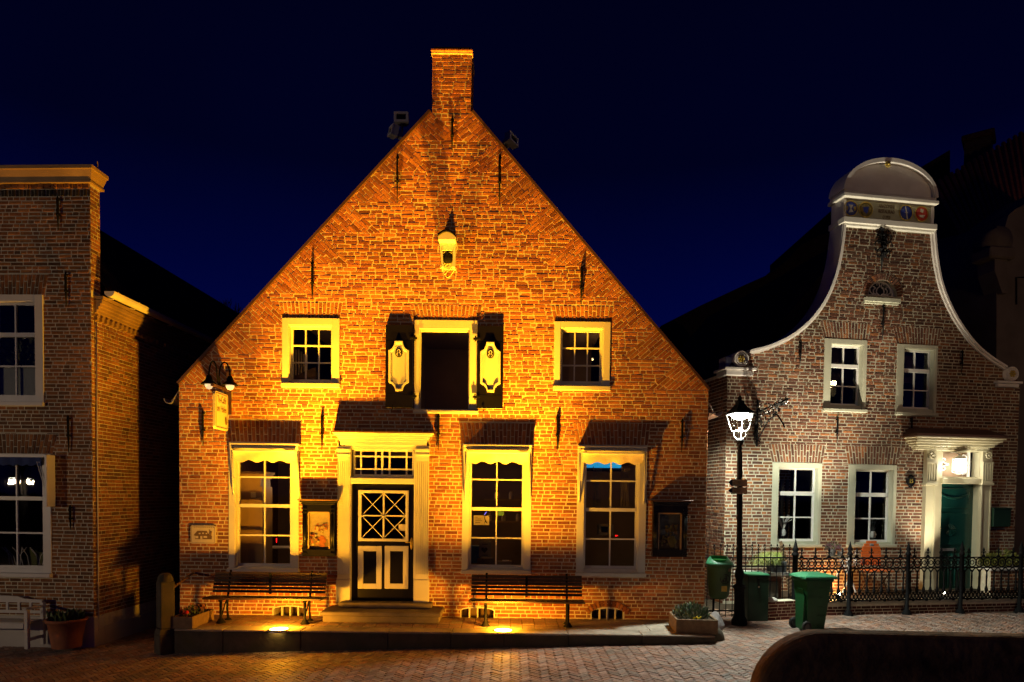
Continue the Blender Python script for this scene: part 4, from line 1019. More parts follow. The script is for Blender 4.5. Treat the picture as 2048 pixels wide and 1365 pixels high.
for a, b, c, d, z0, z1 in arL: fan(w, a, b, c, d, z0, z1, PAL_LEFT, .007, wv=.068)
# parapet end and long side wall, faced with bricks
zE = loc(FL @ Matrix.Rotation(pi/2, 4, 'Z'), 230, 640)[1] if False else 5.62-FL.translation.z*0
TS = Matrix.Rotation(pi/2, 4, 'Z'); zE = atd(196, 600, -.5).z-FL.translation.z
for (y0, y1, z0, z1) in ((.0, .24, zE+.1, zT), (.0, 4.2, zpl, zE)):
    t = MB(TS); k = int((z1-z0)/hL); courses(t, z0, z0+k*hL, hL, .2, lambda z: (y0, y1), [], PAL_LEFT, .006)
    w.add(t.v, t.f, 1); w.c[-len(t.f):] = t.c
w.build('front_wall', ['mortar_d', 'brick'], LH)
b = MB(); b.box(-.26, -.002, .24, 11, -.1, zE, 0); b.box(WL, WL+.3, .24, 11, -.1, zE); b.build('side_wall', 'mortar_d', LH)
b = MB(); b.bbox(WL, .03, -.03, .24, -.1, zpl, .01); b.box(-.1, .028, .24, 11, -.1, zpl-.2); b.build('plinth', 'plaster', LH)
b = MB(); d_ = zTop-zT
b.bbox(WL, .05, -.06, .3, zT, zT+.04, .006); b.add([(WL, -.03, zT+.04), (.03, -.03, zT+.04), (.03, .28, zT+.04), (WL, .28, zT+.04), (WL, -.10, zTop-.07), (.09, -.10, zTop-.07), (.09, .30, zTop-.07), (WL, .30, zTop-.07)],
      [(0, 1, 5, 4), (1, 2, 6, 5), (2, 3, 7, 6), (3, 0, 4, 7)])
b.bbox(WL, .11, -.12, .32, zTop-.07, zTop, .008)
b.tube([(.02, .1, zTop), (.06, .1, zTop+.02), (.06, .1, zTop+.14)], .01, 5); b.build('cornice', 'cornice_o', LH)
b = MB()
for i in range(5): b.box(-.0, .03+.03*i, .05, 11, zE-.3+.05*i, zE-.25+.05*i+.002*i)
b.box(0, .17, .05, 11, zE-.03, zE+.02)
for i in range(40): b.box(.0, .06, .06+.13*i, .12+.13*i, zE-.37, zE-.3)
b.build('eaves_moulding', 'cornice_o', LH)
b = MB(); P = [(.25+.09*math.cos(t), zE+.11+.09*math.sin(t)) for t in [pi+i*pi/8 for i in range(9)]]; P2 = [(.25+.08*math.cos(t), zE+.11+.08*math.sin(t)) for t in [pi+i*pi/8 for i in range(9)]]
b.prism(P+P2[::-1], .1, 11); b.prism(P, .09, .1)
for i in range(8): b.tube([(.16, .2+i*.6, zE+.02), (.25, .2+i*.6, zE+.0), (.345, .2+i*.6, zE+.12)], .008, 5)
b.tube([(.03, .08, zE-.4), (.03, .08, .2)], .012, 6); b.build('gutter', 'grey', LH)
rz_ = 7.6-FL.translation.z; b = MB()
b.prism([(.18, zE+.08), (-1.55, rz_), (-1.55, rz_-.1), (.1, zE+.02)], .3, 12); b.prism([(-1.55, rz_), (-3.4, zE+.08), (-3.3, zE), (-1.55, rz_-.1)], .3, 12); b.build('roof', 'tile_d', LH)
o, OR, gq = window(LH, FL, LW['up'], (-6, 611, 72.5, 791), (33,), [(671, .07), (733.5, .025)], deep=.07, sill=.04, mc='sash')
b = MB(); z_a = lp(40, 737, .1)[1]; b.box(gq[0], gq[1], .13, .14, gq[2]-.05, z_a)
for i in range(14): b.box(gq[0], gq[1], .125, .13, gq[2]+i*.036, gq[2]+i*.036+.03)
b.build('blind', 'blind', o)
o, OR, gq = window(LH, FL, LW['lo'], (-16, 922, 88, 1131), (35,), [(997, .065), (1066, .028)], deep=.07, sill=.06, mc='sash')
x0, x1, z0, z1 = rect(FL, -32, 909, 100, 1013, y=-.15); b = MB()
b.bbox(x0, x1-.04, -.2, .0, z1-.05, z1, .004, 1); b.bbox(x1-.045, x1, -.22, -.02, z0, z1, .01, 1)
cz = lp(40, 931, -.2)[1]; N = 30; V = []; Fc = []
for i in range(N+1):
    xx = x0+(x1-.1-x0)*i/N
    for k in range(3): V.append((xx, -.20+.01*math.sin(i), (z1-.05)+(cz-(z1-.05)+.014*math.cos(i*1.4))*k/2))
for i in range(N):
    for k in range(2): Fc.append((i*3+k, i*3+3+k, i*3+4+k, i*3+k+1))
b.add(V, Fc, 0)
for k, (dx, th) in enumerate(((-.09, .012), (-.13, .01))): b.tube([(x1+dx-.05, -.2, z1-.12), (x1+dx+.03, -.06, z0+.12)], th, 5, 1)
b.build('awning', ['blue_fabric', 'sash'], o)
b = MB(); b.box(-5.5, -.3, 2.8, 2.9, 0, 6, 0); b.box(-5.5, -.3, .3, 2.8, 3.1, 3.3, 0); b.box(-5.5, -.3, .3, 2.8, 6.1, 6.2, 0); b.box(-5.5, -.3, .3, 2.8, .3, .4, 0); b.box(-.3, -.27, .3, 2.8, .3, 6.2); b.box(-5.5, -5.45, .3, 2.8, .3, 6.2)
b.build('interior_room', 'dark_in', LH)
for u, v0, v1 in ((118.5, 395, 462), (134.5, 546, 615), (139.5, 832, 906), (143.5, 1010, 1060)):
    x, zz = lp(u, v0); anchor(LH, x, lp(u, v1)[1], zz)
# things in the left window
f = FL @ Matrix.Translation((lp(70, 1122, .3)[0], .3, lp(70, 1130, .3)[1])); t = thing('lampshade_plant', f, 'pale green cone of a plant among thin stems inside the lower left window', 'plant'); s = MB()
rr_ = random.Random(4)
for i in range(12):
    x = rr_.uniform(-.5, .25); a = rr_.uniform(-.25, .25); s.tube([(x, 0, -.05), (x+a*.3, 0, .15), (x+a, -.03, .3)], .006, 4)
s.build('stem', 'grey', t); s = MB(); s.prism([(-.1, .28), (.16, .2), (.12, .02), (-.05, -.02)], 0, .05); s.build('leaf', mat('dim_green', (.10, .12, .03), .8), t)

# white bench and flower pot in front of the left house
P = onz(48, 1300, -.26); fB = frame(P.x, P.y+.04, -.26, rad(-2.4)); wb = thing('garden_bench', fB, 'white painted garden bench at the left edge in front of the brick house', 'bench')
s = MB(); s.bbox(-1.5, 0, -.0, .34, .40, .43, .005); s.bbox(-1.5, -.02, -.02, .01, .33, .42, .004); s.build('seat', 'whitewood', wb)
s = MB(); s.bbox(-1.5, .02, .33, .36, .52, .57, .004); s.prism([(-1.5, .70), (.03, .70), (.03, .75), (-.25, .76), (-.4, .80), (-.7, .81), (-1.5, .81)], .33, .365)
for i in range(0, 7): s.box(-1.4+i*.2, -1.36+i*.2, .34, .355, .57, .70)
s.build('backrest', 'whitewood', wb)
s = MB(); s.bbox(-.03, .045, -.03, .42, .63, .665, .01); s.build('armrest', 'whitewood', wb)
for y in (-.01, .34): s = MB(); s.bbox(-.02, .04, y, y+.06, 0, .64 if y < .1 else .71, .005); s.build('leg', 'whitewood', wb)
s = MB(); s.box(-.005, .025, .04, .35, .12, .17); s.build('stretcher', 'whitewood', wb)
P = onz(119, 1299, -.26); fP = frame(P.x, P.y+.18, -.26, 0); t = thing('flower_pot', fP, 'wide terracotta pot with small shoots beside the white bench', 'plant pot')
s = MB(); s.lathe([(.21, 0), (.24, .2), (.275, .42), (.30, .42), (.305, .47), (.27, .47), (.25, .40), (.001, .40)], 0, 0, 24, cap=False); s.build('pot', 'terra', t)
s = MB(); leaves(s, 0, 0, .40, .22, .22, .08, 160, .16, [(.05, .09, .03), (.08, .12, .04)], .85, 6); s.build('shoots', 'leaf', t)

# ================================================================== RIGHT HOUSE
PHI = rad(9.5); FR = frame(4.64, 2.73, 0, PHI); RH = thing('curved_gable_house', FR, 'brick house with a curved white-edged gable, half-round top and green front door', 'house')
def rp(u, v, y=0.0): return loc(FR, u, v, y)
Lp = [(1452, 743), (1466, 722), (1497, 706), (1535, 696), (1575, 678), (1608, 654), (1634, 625), (1655, 590), (1670, 550), (1680, 505), (1687.5, 455)]
Rp = [(2036, 764), (2028, 742), (2008, 737), (1975, 716), (1945, 690), (1915, 650), (1893, 610), (1878, 570), (1868, 520), (1862, 456)]
LP = [rp(*p) for p in Lp]; RP = [rp(*p) for p in Rp]; xl0 = rp(1452, 900)[0]; xr0 = rp(2035, 900)[0]
ztopb = max(LP[-1][1], RP[-1][1]); LP[-1] = (LP[-1][0], ztopb); RP[-1] = (RP[-1][0], ztopb)
def interp(P, z):
    if z <= P[0][1]: return P[0][0]
    for a, b in zip(P[:-1], P[1:]):
        if a[1] <= z <= b[1]: return a[0]+(b[0]-a[0])*(z-a[1])/max(1e-6, b[1]-a[1])
    return P[-1][0]
def outr(z): return (xl0 if z < LP[0][1] else interp(LP, z)), (xr0 if z < RP[0][1] else interp(RP, z))
RW = dict(u1=(1647, 679, 1732.5, 825), u2=(1792, 690, 1873.5, 832), l1=(1543, 926, 1642, 1095), l2=(1694.5, 930, 1791.5, 1095), dr=(1849, 875, 1978, 1180))
hs = [hole(rectp(a[0]+.01, a[1]-.01, a[2]+.01, a[3]-.01)) for a in (rect(FR, *r) for r in RW.values())]
lc = rp(1765, 592); lr = .355
half = [(lc[0]+lr*math.cos(t), lc[1]+lr*math.sin(t)*.95) for t in [i*pi/14 for i in range(15)]]
half2 = [(lc[0]+(lr+.17)*math.cos(t), lc[1]+(lr+.17)*math.sin(t)*.97) for t in [i*pi/14 for i in range(15)]]
hs.append(hole(half)); hB = hs+[hole(half2)]; arR = []
for k, v0, v1, d0, d1 in (('u1', 645, 678, 8, 8), ('u2', 655, 690, 8, 9), ('l1', 889, 926, 8, 9), ('l2', 893, 930, 5, 10)):
    a = rect(FR, *RW[k]); b = rect(FR, RW[k][0]-d0, v0, RW[k][2]+d1, v1); arR.append((a[0]-.01, a[1]+.01, b[0], b[1], a[3], b[3]))
hB += [hole([(a, z0), (b, z0), (d, z1), (c, z1)]) for a, b, c, d, z0, z1 in arR]
hR = .073; w = MB(); z = -.05
while z < ztopb-1e-3:
    z2 = min(z+.12, ztopb); la, ra = outr(z+1e-4); lb, rb = outr(z2-1e-4)
    for Q in subs([(la, z), (ra, z), (rb, z2), (lb, z2)], hs): w.prism(Q, 0, .3, 0)
    z = z2
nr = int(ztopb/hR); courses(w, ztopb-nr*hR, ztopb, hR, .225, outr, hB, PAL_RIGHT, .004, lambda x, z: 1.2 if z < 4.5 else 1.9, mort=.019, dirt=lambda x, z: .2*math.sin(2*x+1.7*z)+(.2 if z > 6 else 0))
for a, b, c, d, z0, z1 in arR: fan(w, a, b, c, d, z0, z1, PAL_RIGHT, .004, wv=.078, mort=.018)
for i in range(20):
    t0, t1 = pi*(i+.1)/20, pi*(i+.88)/20; r0, r1 = lr+.012, lr+.16
    emit_brick(w, [(lc[0]+r0*math.cos(t0), lc[1]+.96*r0*math.sin(t0)), (lc[0]+r1*math.cos(t0), lc[1]+.96*r1*math.sin(t0)), (lc[0]+r1*math.cos(t1), lc[1]+.96*r1*math.sin(t1)), (lc[0]+r0*math.cos(t1), lc[1]+.96*r0*math.sin(t1))], .012, bcol(PAL_RIGHT))
TL = Matrix.Translation((xl0, 0, 0)) @ Matrix.Rotation(-pi/2, 4, 'Z'); t = MB(TL); courses(t, 0, int(LP[0][1]/hR)*hR, hR, .225, lambda z: (-2.6, 0), [], PAL_RIGHT, .006, mort=.014)
w.add(t.v, t.f, 1); w.c[-len(t.f):] = t.c
w.build('front_wall', ['mortar_r', 'brick'], RH)
for q0, q1 in ((xl0+.002, xl0+.3), (xr0-.3, xr0)): b = MB(); b.box(q0, q1, .3, 8, 0, LP[0][1]); b.build('side_wall', 'mortar_d', RH)
b = MB(); zr = ztopb+.2; xm = (LP[-1][0]+RP[-1][0])/2; zz = LP[0][1]
b.prism([(xl0, zz), (xr0, zz), (xr0-1.2, zz+.9), (xm+.5, zr-.3), (xm, zr), (xm-.5, zr-.3), (xl0+1.2, zz+.9)], .45, 8); b.build('roof', 'tile_d', RH)
# coping ribbons with volutes
def ribbon(mb, P, sgn, th, y0, y1, off=0.0):
    P = [Vector(p) for p in P]; n = len(P); Nn = []
    for i in range(n):
        t = (P[min(i+1, n-1)]-P[max(i-1, 0)]).normalized(); nn_ = Vector((-t.y, t.x)); 
        if nn_.x*sgn < 0 or (abs(nn_.x) < .05 and nn_.y < 0): nn_ = -nn_
        Nn.append(nn_)
    V = []
    for p, q in zip(P, Nn):
        a, b = p+q*off, p+q*(off+th); V += [(a.x, y0, a.y), (b.x, y0, b.y), (b.x, y1, b.y), (a.x, y1, a.y)]
    Fc = []
    for i in range(n-1):
        for k in range(4):
            f = (i*4+k, i*4+(k+1) % 4, i*4+4+(k+1) % 4, i*4+4+k); Fc.append(f)
    Fc += [(3, 2, 1, 0), ((n-1)*4, (n-1)*4+1, (n-1)*4+2, (n-1)*4+3)]; mb.add(V, Fc)
def smooth(P, k=4):
    out = []; n = len(P)
    for i in range(n-1):
        p0, p1, p2, p3 = (Vector(P[max(i-1, 0)]), Vector(P[i]), Vector(P[i+1]), Vector(P[min(i+2, n-1)]))
        for j in range(k):
            t = j/k; out.append(tuple(.5*((2*p1)+(-p0+p2)*t+(2*p0-5*p1+4*p2-p3)*t*t+(-p0+3*p1-3*p2+p3)*t**3)))
    return out+[P[-1]]
LS, RS = smooth(LP[2:]), smooth(RP[2:]); b = MB()
ribbon(b, LS, -1, .10, -.05, .40, -.045); ribbon(b, LS, -1, .045, -.09, -.045, .0)
b.build('gable_coping', 'grey', RH); b = MB(); ribbon(b, RS, 1, .10, -.05, .40, -.045); ribbon(b, RS, 1, .045, -.09, -.045, .0)
cp = b.build('gable_coping', 'grey', RH)
for (u, v, r_, s_) in ((1482.5, 717.5, .165, -1), (2024.5, 748, .16, 1)):
    c_ = rp(u, v, -.1); b = MB(); b.lathe([(1e-4, -.1), (r_, -.1), (r_, .35), (1e-4, .35)], c_[0], 0, 28, 0, axis='y', z=c_[1], cap=False)
    b.tube([(c_[0]+r_*.93*math.cos(t), -.105, c_[1]+r_*.93*math.sin(t)) for t in [i*pi/12 for i in range(24)]], .018, 6, closed=True)
    b.tube([(c_[0]+r_*.66*math.cos(t), -.105, c_[1]+r_*.66*math.sin(t)) for t in [i*pi/12 for i in range(24)]], .014, 6, closed=True)
    b.box(min(c_[0]+s_*r_*.2, c_[0]+s_*r_*1.7), max(c_[0]+s_*r_*.2, c_[0]+s_*r_*1.7), .05, .36, c_[1]-r_, c_[1]+r_*.35)
    o = b.build('volute', 'grey', RH); b = MB()
    for i in range(6): a = i*pi/3; b.sphere((c_[0]+.055*math.cos(a), -.112, c_[1]+.055*math.sin(a)), .028, n=7)
    b.sphere((c_[0], -.118, c_[1]), .026, n=8); b.build('rosette', 'gold', o)
for r_ in ((1449, 735.5, 1512, 748), (1994, 763, 2043, 771.5)):
    x0, x1, z0, z1 = rect(FR, *r_, y=-.1); b = MB(); b.bbox(x0, x1, -.14, .42, z1-.05, z1, .005); b.bbox(x0+.05, x1-.05, -.09, .38, z0-.03, z1-.05, .01); b.build('shoulder_stone', 'grey', RH)
# crown: ledges, frieze, half-round pediment
xa, xb = rp(1688, 430)[0], rp(1863, 430)[0]; zA = rp(1775, 455)[1]; zB = rp(1775, 445)[1]; zC = rp(1775, 406)[1]; zD = rp(1775, 392)[1]
ztopb2 = zA
b = MB(); b.bbox(xa-.08, xb+.05, -.13, .44, zA-.02, zB, .012); b.bbox(xa-.05, xb+.05, -.08, .42, zA-.07, zA-.02, .01); b.build('lower_ledge', 'white', RH)
b = MB(); b.box(xa-.04, xb+.04, 0, .4, zB, zC); b.box(xa-.04, xa+.03, -.03, 0, zB, zC); b.box(xb-.03, xb+.04, -.03, 0, zB, zC); fz = b.build('frieze', 'grey', RH)
b = MB(); b.box(xa+.03, xb-.03, -.012, 0, zB+.05, zC-.01); b.build('frieze_panel', 'friezebg', fz)
b = MB(); b.bbox(xa-.10, xb+.06, -.15, .46, zC, zC+(zD-zC)*.55, .012); b.bbox(xa-.06, xb+.06, -.07, .44, zC+(zD-zC)*.55, zD+.02, .01); b.build('upper_ledge', 'white', RH)
pk = rp(1775, 327, 0)[1]; xc, ww, hh2 = (xa+xb)/2, (xb-xa)/2+.03, pk-zD
arcp = [(xc+ww*math.cos(t), zD+hh2*math.sin(t)) for t in [i*pi/28 for i in range(29)]]
b = MB(); b.prism(arcp, .0, .38); tp_ = b.build('pediment', 'grey', RH)
b = MB(); V = []
o1 = [(xc+(ww+.05)*math.cos(t), zD+.02+(hh2+.06)*math.sin(t)) for t in [i*pi/28 for i in range(29)]]; i1_ = [(xc+(ww-.02)*math.cos(t), zD+.02+(hh2-.03)*math.sin(t)) for t in [i*pi/28 for i in range(29)]]
for i in range(28): b.add([(x, y, z) for y in (-.10, .45) for x, z in (o1[i], o1[i+1], i1_[i+1], i1_[i])], [(0, 1, 2, 3), (7, 6, 5, 4), (0, 4, 5, 1), (2, 6, 7, 3), (1, 5, 6, 2), (3, 7, 4, 0)])
b.build('pediment_rim', 'grey', RH)
s_ = rp(1776, 329, -.12); b = MB(); P = []
for i in range(16): r_ = .075 if i % 2 == 0 else .05; P.append((s_[0]+r_*math.cos(i*pi/8), s_[1]+r_*math.sin(i*pi/8)))
b.prism(P, -.14, -.1); b.sphere((s_[0], -.14, s_[1]), .03); b.build('gilded_star', 'gold', RH)
for u, v, mt_, k in ((1701.5, 417.5, 'medal_b', 0), (1731.5, 420, 'medal_k', 1), (1812, 426, 'medal_b', 2), (1843, 428.5, 'medal_r', 3)):
    c_ = rp(u, v, -.02); b = MB(); r_ = .165; b.lathe([(1e-4, -.022), (r_, -.022), (r_, 0)], c_[0], 0, 22, 0, axis='y', z=c_[1], cap=False); o = b.build('medallion', mt_, fz)
    b = MB(); b.tube([(c_[0]+r_*math.cos(t), -.024, c_[1]+r_*math.sin(t)) for t in [i*pi/11 for i in range(22)]], .013, 6, closed=True)
    if k in (0, 1):
        for q in (-1, 1): b.prism([(c_[0]+q*.08, c_[1]-.05), (c_[0]+q*.13, c_[1]-.03), (c_[0]+q*.13, c_[1]+.05), (c_[0]+q*.07, c_[1]+.04)], -.03, -.02)
    b.build('gold_ring', 'gold', o); b = MB()
    if k == 0: b.prism([(c_[0]-.05, c_[1]+.08), (c_[0]+.05, c_[1]+.08), (c_[0]+.01, c_[1]), (c_[0]+.06, c_[1]-.07), (c_[0]-.05, c_[1]-.09), (c_[0]-.01, c_[1])], -.03, -.022)
    if k == 1: b.prism([(c_[0]-.07, c_[1]+.05), (c_[0]+.07, c_[1]+.07), (c_[0]+.05, c_[1]-.04), (c_[0]+.02, c_[1]-.09), (c_[0]-.05, c_[1]-.04)], -.03, -.022)
    if k == 2: b.prism([(c_[0]-.03, c_[1]+.13), (c_[0]-.01, c_[1]+.13), (c_[0]+.045, c_[1]-.13), (c_[0]+.02, c_[1]-.13)], -.03, -.022); b.box(c_[0]-.03, c_[0]+.04, -.03, -.022, c_[1]-.005, c_[1]+.015)
    if k == 3: b.prism([(c_[0]-.02, c_[1]+.11), (c_[0]+.05, c_[1]+.1), (c_[0]+.03, c_[1]+.02), (c_[0]-.04, c_[1]+.05)], -.03, -.022); b.prism([(c_[0]-.08, c_[1]-.03), (c_[0]+.08, c_[1]-.02), (c_[0]+.05, c_[1]-.09), (c_[0]-.04, c_[1]-.07)], -.03, -.022)
    b.build('emblem', 'medal_w' if k != 1 else 'medal_b', o)
TXR = lambda x, z, y=-.016: Matrix.Translation((x, y, z)) @ Matrix.Rotation(pi/2, 4, 'X')
x_t = (rp(1747, 423)[0]+rp(1797, 426)[0])/2
for s_t, vv, sz in (('AN\u00b7DOMINI', 414, .10), ('RESTAURAO', 424.5, .10), ('O 1920', 436, .085)):
    text(s_t, sz, fz, TXR(x_t, rp(1772, vv)[1]), 'gold' if False else 'inkbrown', ext=.004, sxy=(.72, 1.15))
# lunette
b = MB(); n = len(half); inn_ = [(lc[0]+(x-lc[0])*.84, lc[1]+.035+(z-lc[1])*.82) for x, z in half]
for i in range(n):
    j = (i+1) % n; b.prism([half[i], half[j], inn_[j], inn_[i]], .07, .14)
lu = b.build('lunette_window', 'grey', RH); b = MB()
for q in (-1, 1):
    for pts in ([(.02, .0), (.09, .06), (.08, .14), (.02, .2), (.05, .27), (.09, .26), (.08, .22)], [(.1, .02), (.16, .04), (.17, .12), (.12, .15), (.17, .19)], [(.17, .02), (.24, .06), (.26, .14), (.2, .2)], [(.03, .02), (.13, .03), (.2, .0)]):
        P = smooth([(lc[0]+q*x, lc[1]+.03+z) for x, z in pts], 4); b.tube([(x, .08, z) for x, z in P], .0125, 5)
b.build('fretwork', 'grey', lu); b = MB(); b.prism(half, .15, .155); b.build('glass', 'black', lu)
x0, x1, z0, z1 = rect(FR, 1729.5, 596.5, 1799.5, 608, y=-.04); b = MB(); b.bbox(x0, x1, -.08, .1, z0+.03, z1, .006); b.bbox(x0, x1-.02, -.04, .1, z0-.01, z0+.03, .006); b.build('sill', 'greige', lu)
for k, inn, vb, hb in (('u1', (1657, 696, 1713, 808), (1685,), [(733.5, .08), (773.5, .025)]), ('u2', (1801, 705, 1855, 815), (1827.5,), [(742.5, .08), (781.5, .025)]),
                       ('l1', (1553, 940, 1624, 1078), (1589,), [(987.5, .09), (1035, .028)]), ('l2', (1705, 944, 1772, 1080), (1739.5,), [(990, .09), (1037.5, .028)])):
    o, OR, gq = window(RH, FR, RW[k], inn, vb, hb, deep=.15, mc='greige', sill=.06, front=-.012, bar=.026, sillh=.07, st=.05)
    if k[0] == 'l':
        b = MB(); m_ = (gq[0]+gq[1])/2
        for xx in ((m_+.12, m_+.2), (m_+.26, m_+.32)) if k == 'l1' else ((gq[0]+.2, gq[0]+.27), (m_+.05, m_+.1), (m_+.25, m_+.3)): b.box(xx[0], xx[1], .9, .95, gq[2]-.3, gq[3]-.2)
        b.build('curtain', mat('dim_curtain', (.13, .12, .11), .9), o)
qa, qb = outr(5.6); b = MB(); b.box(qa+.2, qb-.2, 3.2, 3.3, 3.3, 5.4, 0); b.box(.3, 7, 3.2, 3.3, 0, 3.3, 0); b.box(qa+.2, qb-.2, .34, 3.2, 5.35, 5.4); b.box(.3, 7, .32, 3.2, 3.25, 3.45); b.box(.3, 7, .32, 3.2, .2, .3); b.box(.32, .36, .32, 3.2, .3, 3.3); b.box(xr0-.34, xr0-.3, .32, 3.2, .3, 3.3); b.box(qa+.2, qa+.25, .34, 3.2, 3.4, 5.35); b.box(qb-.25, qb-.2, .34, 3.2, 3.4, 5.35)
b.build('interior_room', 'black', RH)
def stems(fr, label, n, seed, col, h_=.35):
    t = thing('vase_of_stems', fr, label, 'plant', 'plants behind window glass'); b = MB(); b.lathe([(.05, 0), (.07, .08), (.04, .15)], 0, 0, 10); b.build('vase', 'sash', t); b = MB(); q_ = random.Random(seed)
    for i in range(n): a = q_.uniform(-.5, .5); b.tube([(0, 0, .12), (a*.2, 0, .12+h_*.5), (a*.45, q_.uniform(-.05, .05), .12+h_*q_.uniform(.7, 1))], [.006, .006, .010], 4)
    b.build('stem', col, t)
for u, v, lb_, sd_, cl_ in ((1566, 1072, 'white stems in a vase behind the lower left pane beside the lamp post', 1, 'sash'), (1746, 1076, 'dark leafy stems in a vase behind the window next to the number plate', 2, 'greypot')):
    x, zz = rp(u, v, .35); stems(FR @ Matrix.Translation((x, .35, zz)), lb_, 9, sd_, cl_)
for u, v0, v1 in ((1600, 681, 731), (1765, 610, 681), (1922.5, 700, 750), (1673.5, 835, 891), (1821.5, 834, 898), (1508.5, 845, 888)):
    x, zz = rp(u, v0); anchor(RH, x, rp(u, v1)[1], zz)
# ornate iron anchor near the top
oc = rp(1768.5, 492, -.1); b = MB()
b.tube([(oc[0], -.04, oc[1]+.38), (oc[0], -.06, oc[1]), (oc[0], -.03, oc[1]-.52)], [.02, .05, .008], 6)
for q in (-1, 1):
    for (rx_, rz_2, cz_) in ((.12, .12, .0), (.09, .1, .17), (.08, .09, -.16), (.05, .06, .3)): b.tube([(oc[0]+q*(.05+rx_*(1+math.cos(t))*.7), -.08, oc[1]+cz_+rz_2*math.sin(t)) for t in [i*.42 for i in range(15)]], .014, 5)
for i in range(26): b.sphere((oc[0]+R.gauss(0, .05), -.1+R.uniform(-.03, .03), oc[1]+R.gauss(.02, .14)), .03, n=6)
b.build('ornate_anchor', 'iron', RH)
# front door ensemble
yp = -.40; x0, x1, z0, z1 = rect(FR, 1833, 874, 2012, 900, y=yp); b = MB(); tt = z1-z0
for i, (p, a_, b_) in enumerate(((.42, .86, 1.0), (.37, .66, .86), (.30, .48, .66), (.24, .28, .48), (.17, .14, .28), (.13, .0, .14))):
    ins = (.42-p)*.75; b.bbox(x0+ins, x1-ins, -p, 0, z0+a_*tt, z0+b_*tt, .008)
for i in range(34): xx = x0+.22+(x1-x0-.44)*i/34; b.box(xx, xx+.022, -.195, -.17, z0+.15*tt, z0+.27*tt)
b.build('door_cornice', 'cream', RH)
b = MB(); b.box(x0-.02, x1+.02, -.44, 0, z1+.001, z1+.05); b.add([(x0, -.43, z1+.05), (x1, -.43, z1+.05), (x1-.1, 0, z1+.22), (x0+.15, 0, z1+.22)], [(0, 1, 2, 3)]); b.add([(x0, -.43, z1+.05), (x0+.15, 0, z1+.22), (x0, 0, z1+.05)], [(0, 1, 2)]); b.add([(x1, -.43, z1+.05), (x1, 0, z1+.05), (x1-.1, 0, z1+.22)], [(0, 1, 2)])
b.build('canopy_roof', 'lead', RH)
for k, (u0, u1) in enumerate(((1849.5, 1869), (1961, 1980.5))):
    y = -.1; a0, a1, b0, b1 = rect(FR, u0, 900, u1, 1182, y=y); zc_ = rp(u0, 966, y)[1]; z_r = rp(u0, 922, y)[1]; b = MB(); w_ = a1-a0
    b.box(a0+.03, a1-.03, y+.01, 0, b0, zc_-.06); b.box(a0, a0+.03, y-.01, 0, b0, zc_-.06); b.box(a1-.03, a1, y-.01, 0, b0, zc_-.06); b.bbox(a0-.02, a1+.02, y-.03, 0, b0, b0+.25, .006)
    b.bbox(a0-.03, a1+.03, y-.05, 0, zc_-.06, zc_, .006)
    for i in range(5): q0 = a0+w_*i/4-.012; b.box(max(q0, a0), min(q0+.024, a1), y-.03, y, zc_+.05, z_r-.06)
    b.box(a0, a1, y, 0, zc_, b1); b.box(a0-.01, a1+.01, y-.04, y, z_r-.06, z_r-.02); b.box(a0, a1, y-.03, y, zc_, zc_+.05)
    xq = (a0+a1)/2; zq = (z_r+b1)/2
    for i in range(10): a = i*pi/5; b.tube([(xq, y-.01, zq), (xq+.075*math.cos(a), y-.035, zq+.075*math.sin(a))], [.006, .02], 5)
    b.sphere((xq, y-.03, zq), .03, n=8); b.build('pilaster', 'cream', RH)
lx0, lx1, lz0, lz1 = rect(FR, 1868, 968, 1945, 1180, y=.12); b = MB(); lin = rect(FR, 1867, 957, 1951, 968, y=-.05)
xi0, xi1 = rp(1869, 1050, -.08)[0], rp(1961, 1050, -.08)[0]
b.box(xi0, lx0+.03, -.03, .2, lz0, z0+.02); b.box(lx1-.02, xi1, -.03, .2, lz0, z0+.02); b.bbox(lx0, lx1+.04, -.09, .2, lin[2], lin[3], .008); tz = rect(FR, 1870, 904, 1944, 954, y=.0)
b.box(lx0+.03, lx1-.02, .0, .2, tz[3], z0+.02); b.box(lx0+.03, lx1-.02, .0, .18, lin[3], tz[2]); b.build('door_frame', 'cream', RH)
b = MB(); b.box(tz[0], tz[1], .14, .145, tz[2], tz[3]); tr = b.build('transom_window', 'dark_in', RH)
b = MB(); cx_, cz_ = (tz[0]+tz[1])/2, (tz[2]+tz[3])/2; hw_, hh_3 = (tz[1]-tz[0])/2-.02, (tz[3]-tz[2])/2-.02
for q in (-1, 1):
    for r_ in (-1, 1):
        for (ax, az, ra) in ((.72, .55, .09), (.45, .3, .07), (.85, .15, .05)):
            X_, Z_ = cx_+q*hw_*ax, cz_+r_*hh_3*az; b.tube([(X_+ra*(1-i*.06)*math.cos(i*.55), .08, Z_+r_*ra*(1-i*.06)*math.sin(i*.55)) for i in range(13)], .015, 5)
        b.tube([(cx_+q*.06, .08, cz_), (cx_+q*hw_*.5, .08, cz_+r_*hh_3*.2), (cx_+q*hw_*.7, .08, cz_+r_*hh_3*.9)], .012, 5)
for u in ((tz[0], tz[0]+.025, tz[2], tz[3]), (tz[1]-.025, tz[1], tz[2], tz[3])): b.box(u[0], u[1], .05, .12, u[2], u[3])
b.build('scrollwork', 'sash', tr)
y = .12; b = MB(); b.box(lx0, lx1, y, y+.05, lz0, lin[2]); dl = b.build('front_door', 'door_g', RH)
def dz(v): return rp(1905, v, y)[1]
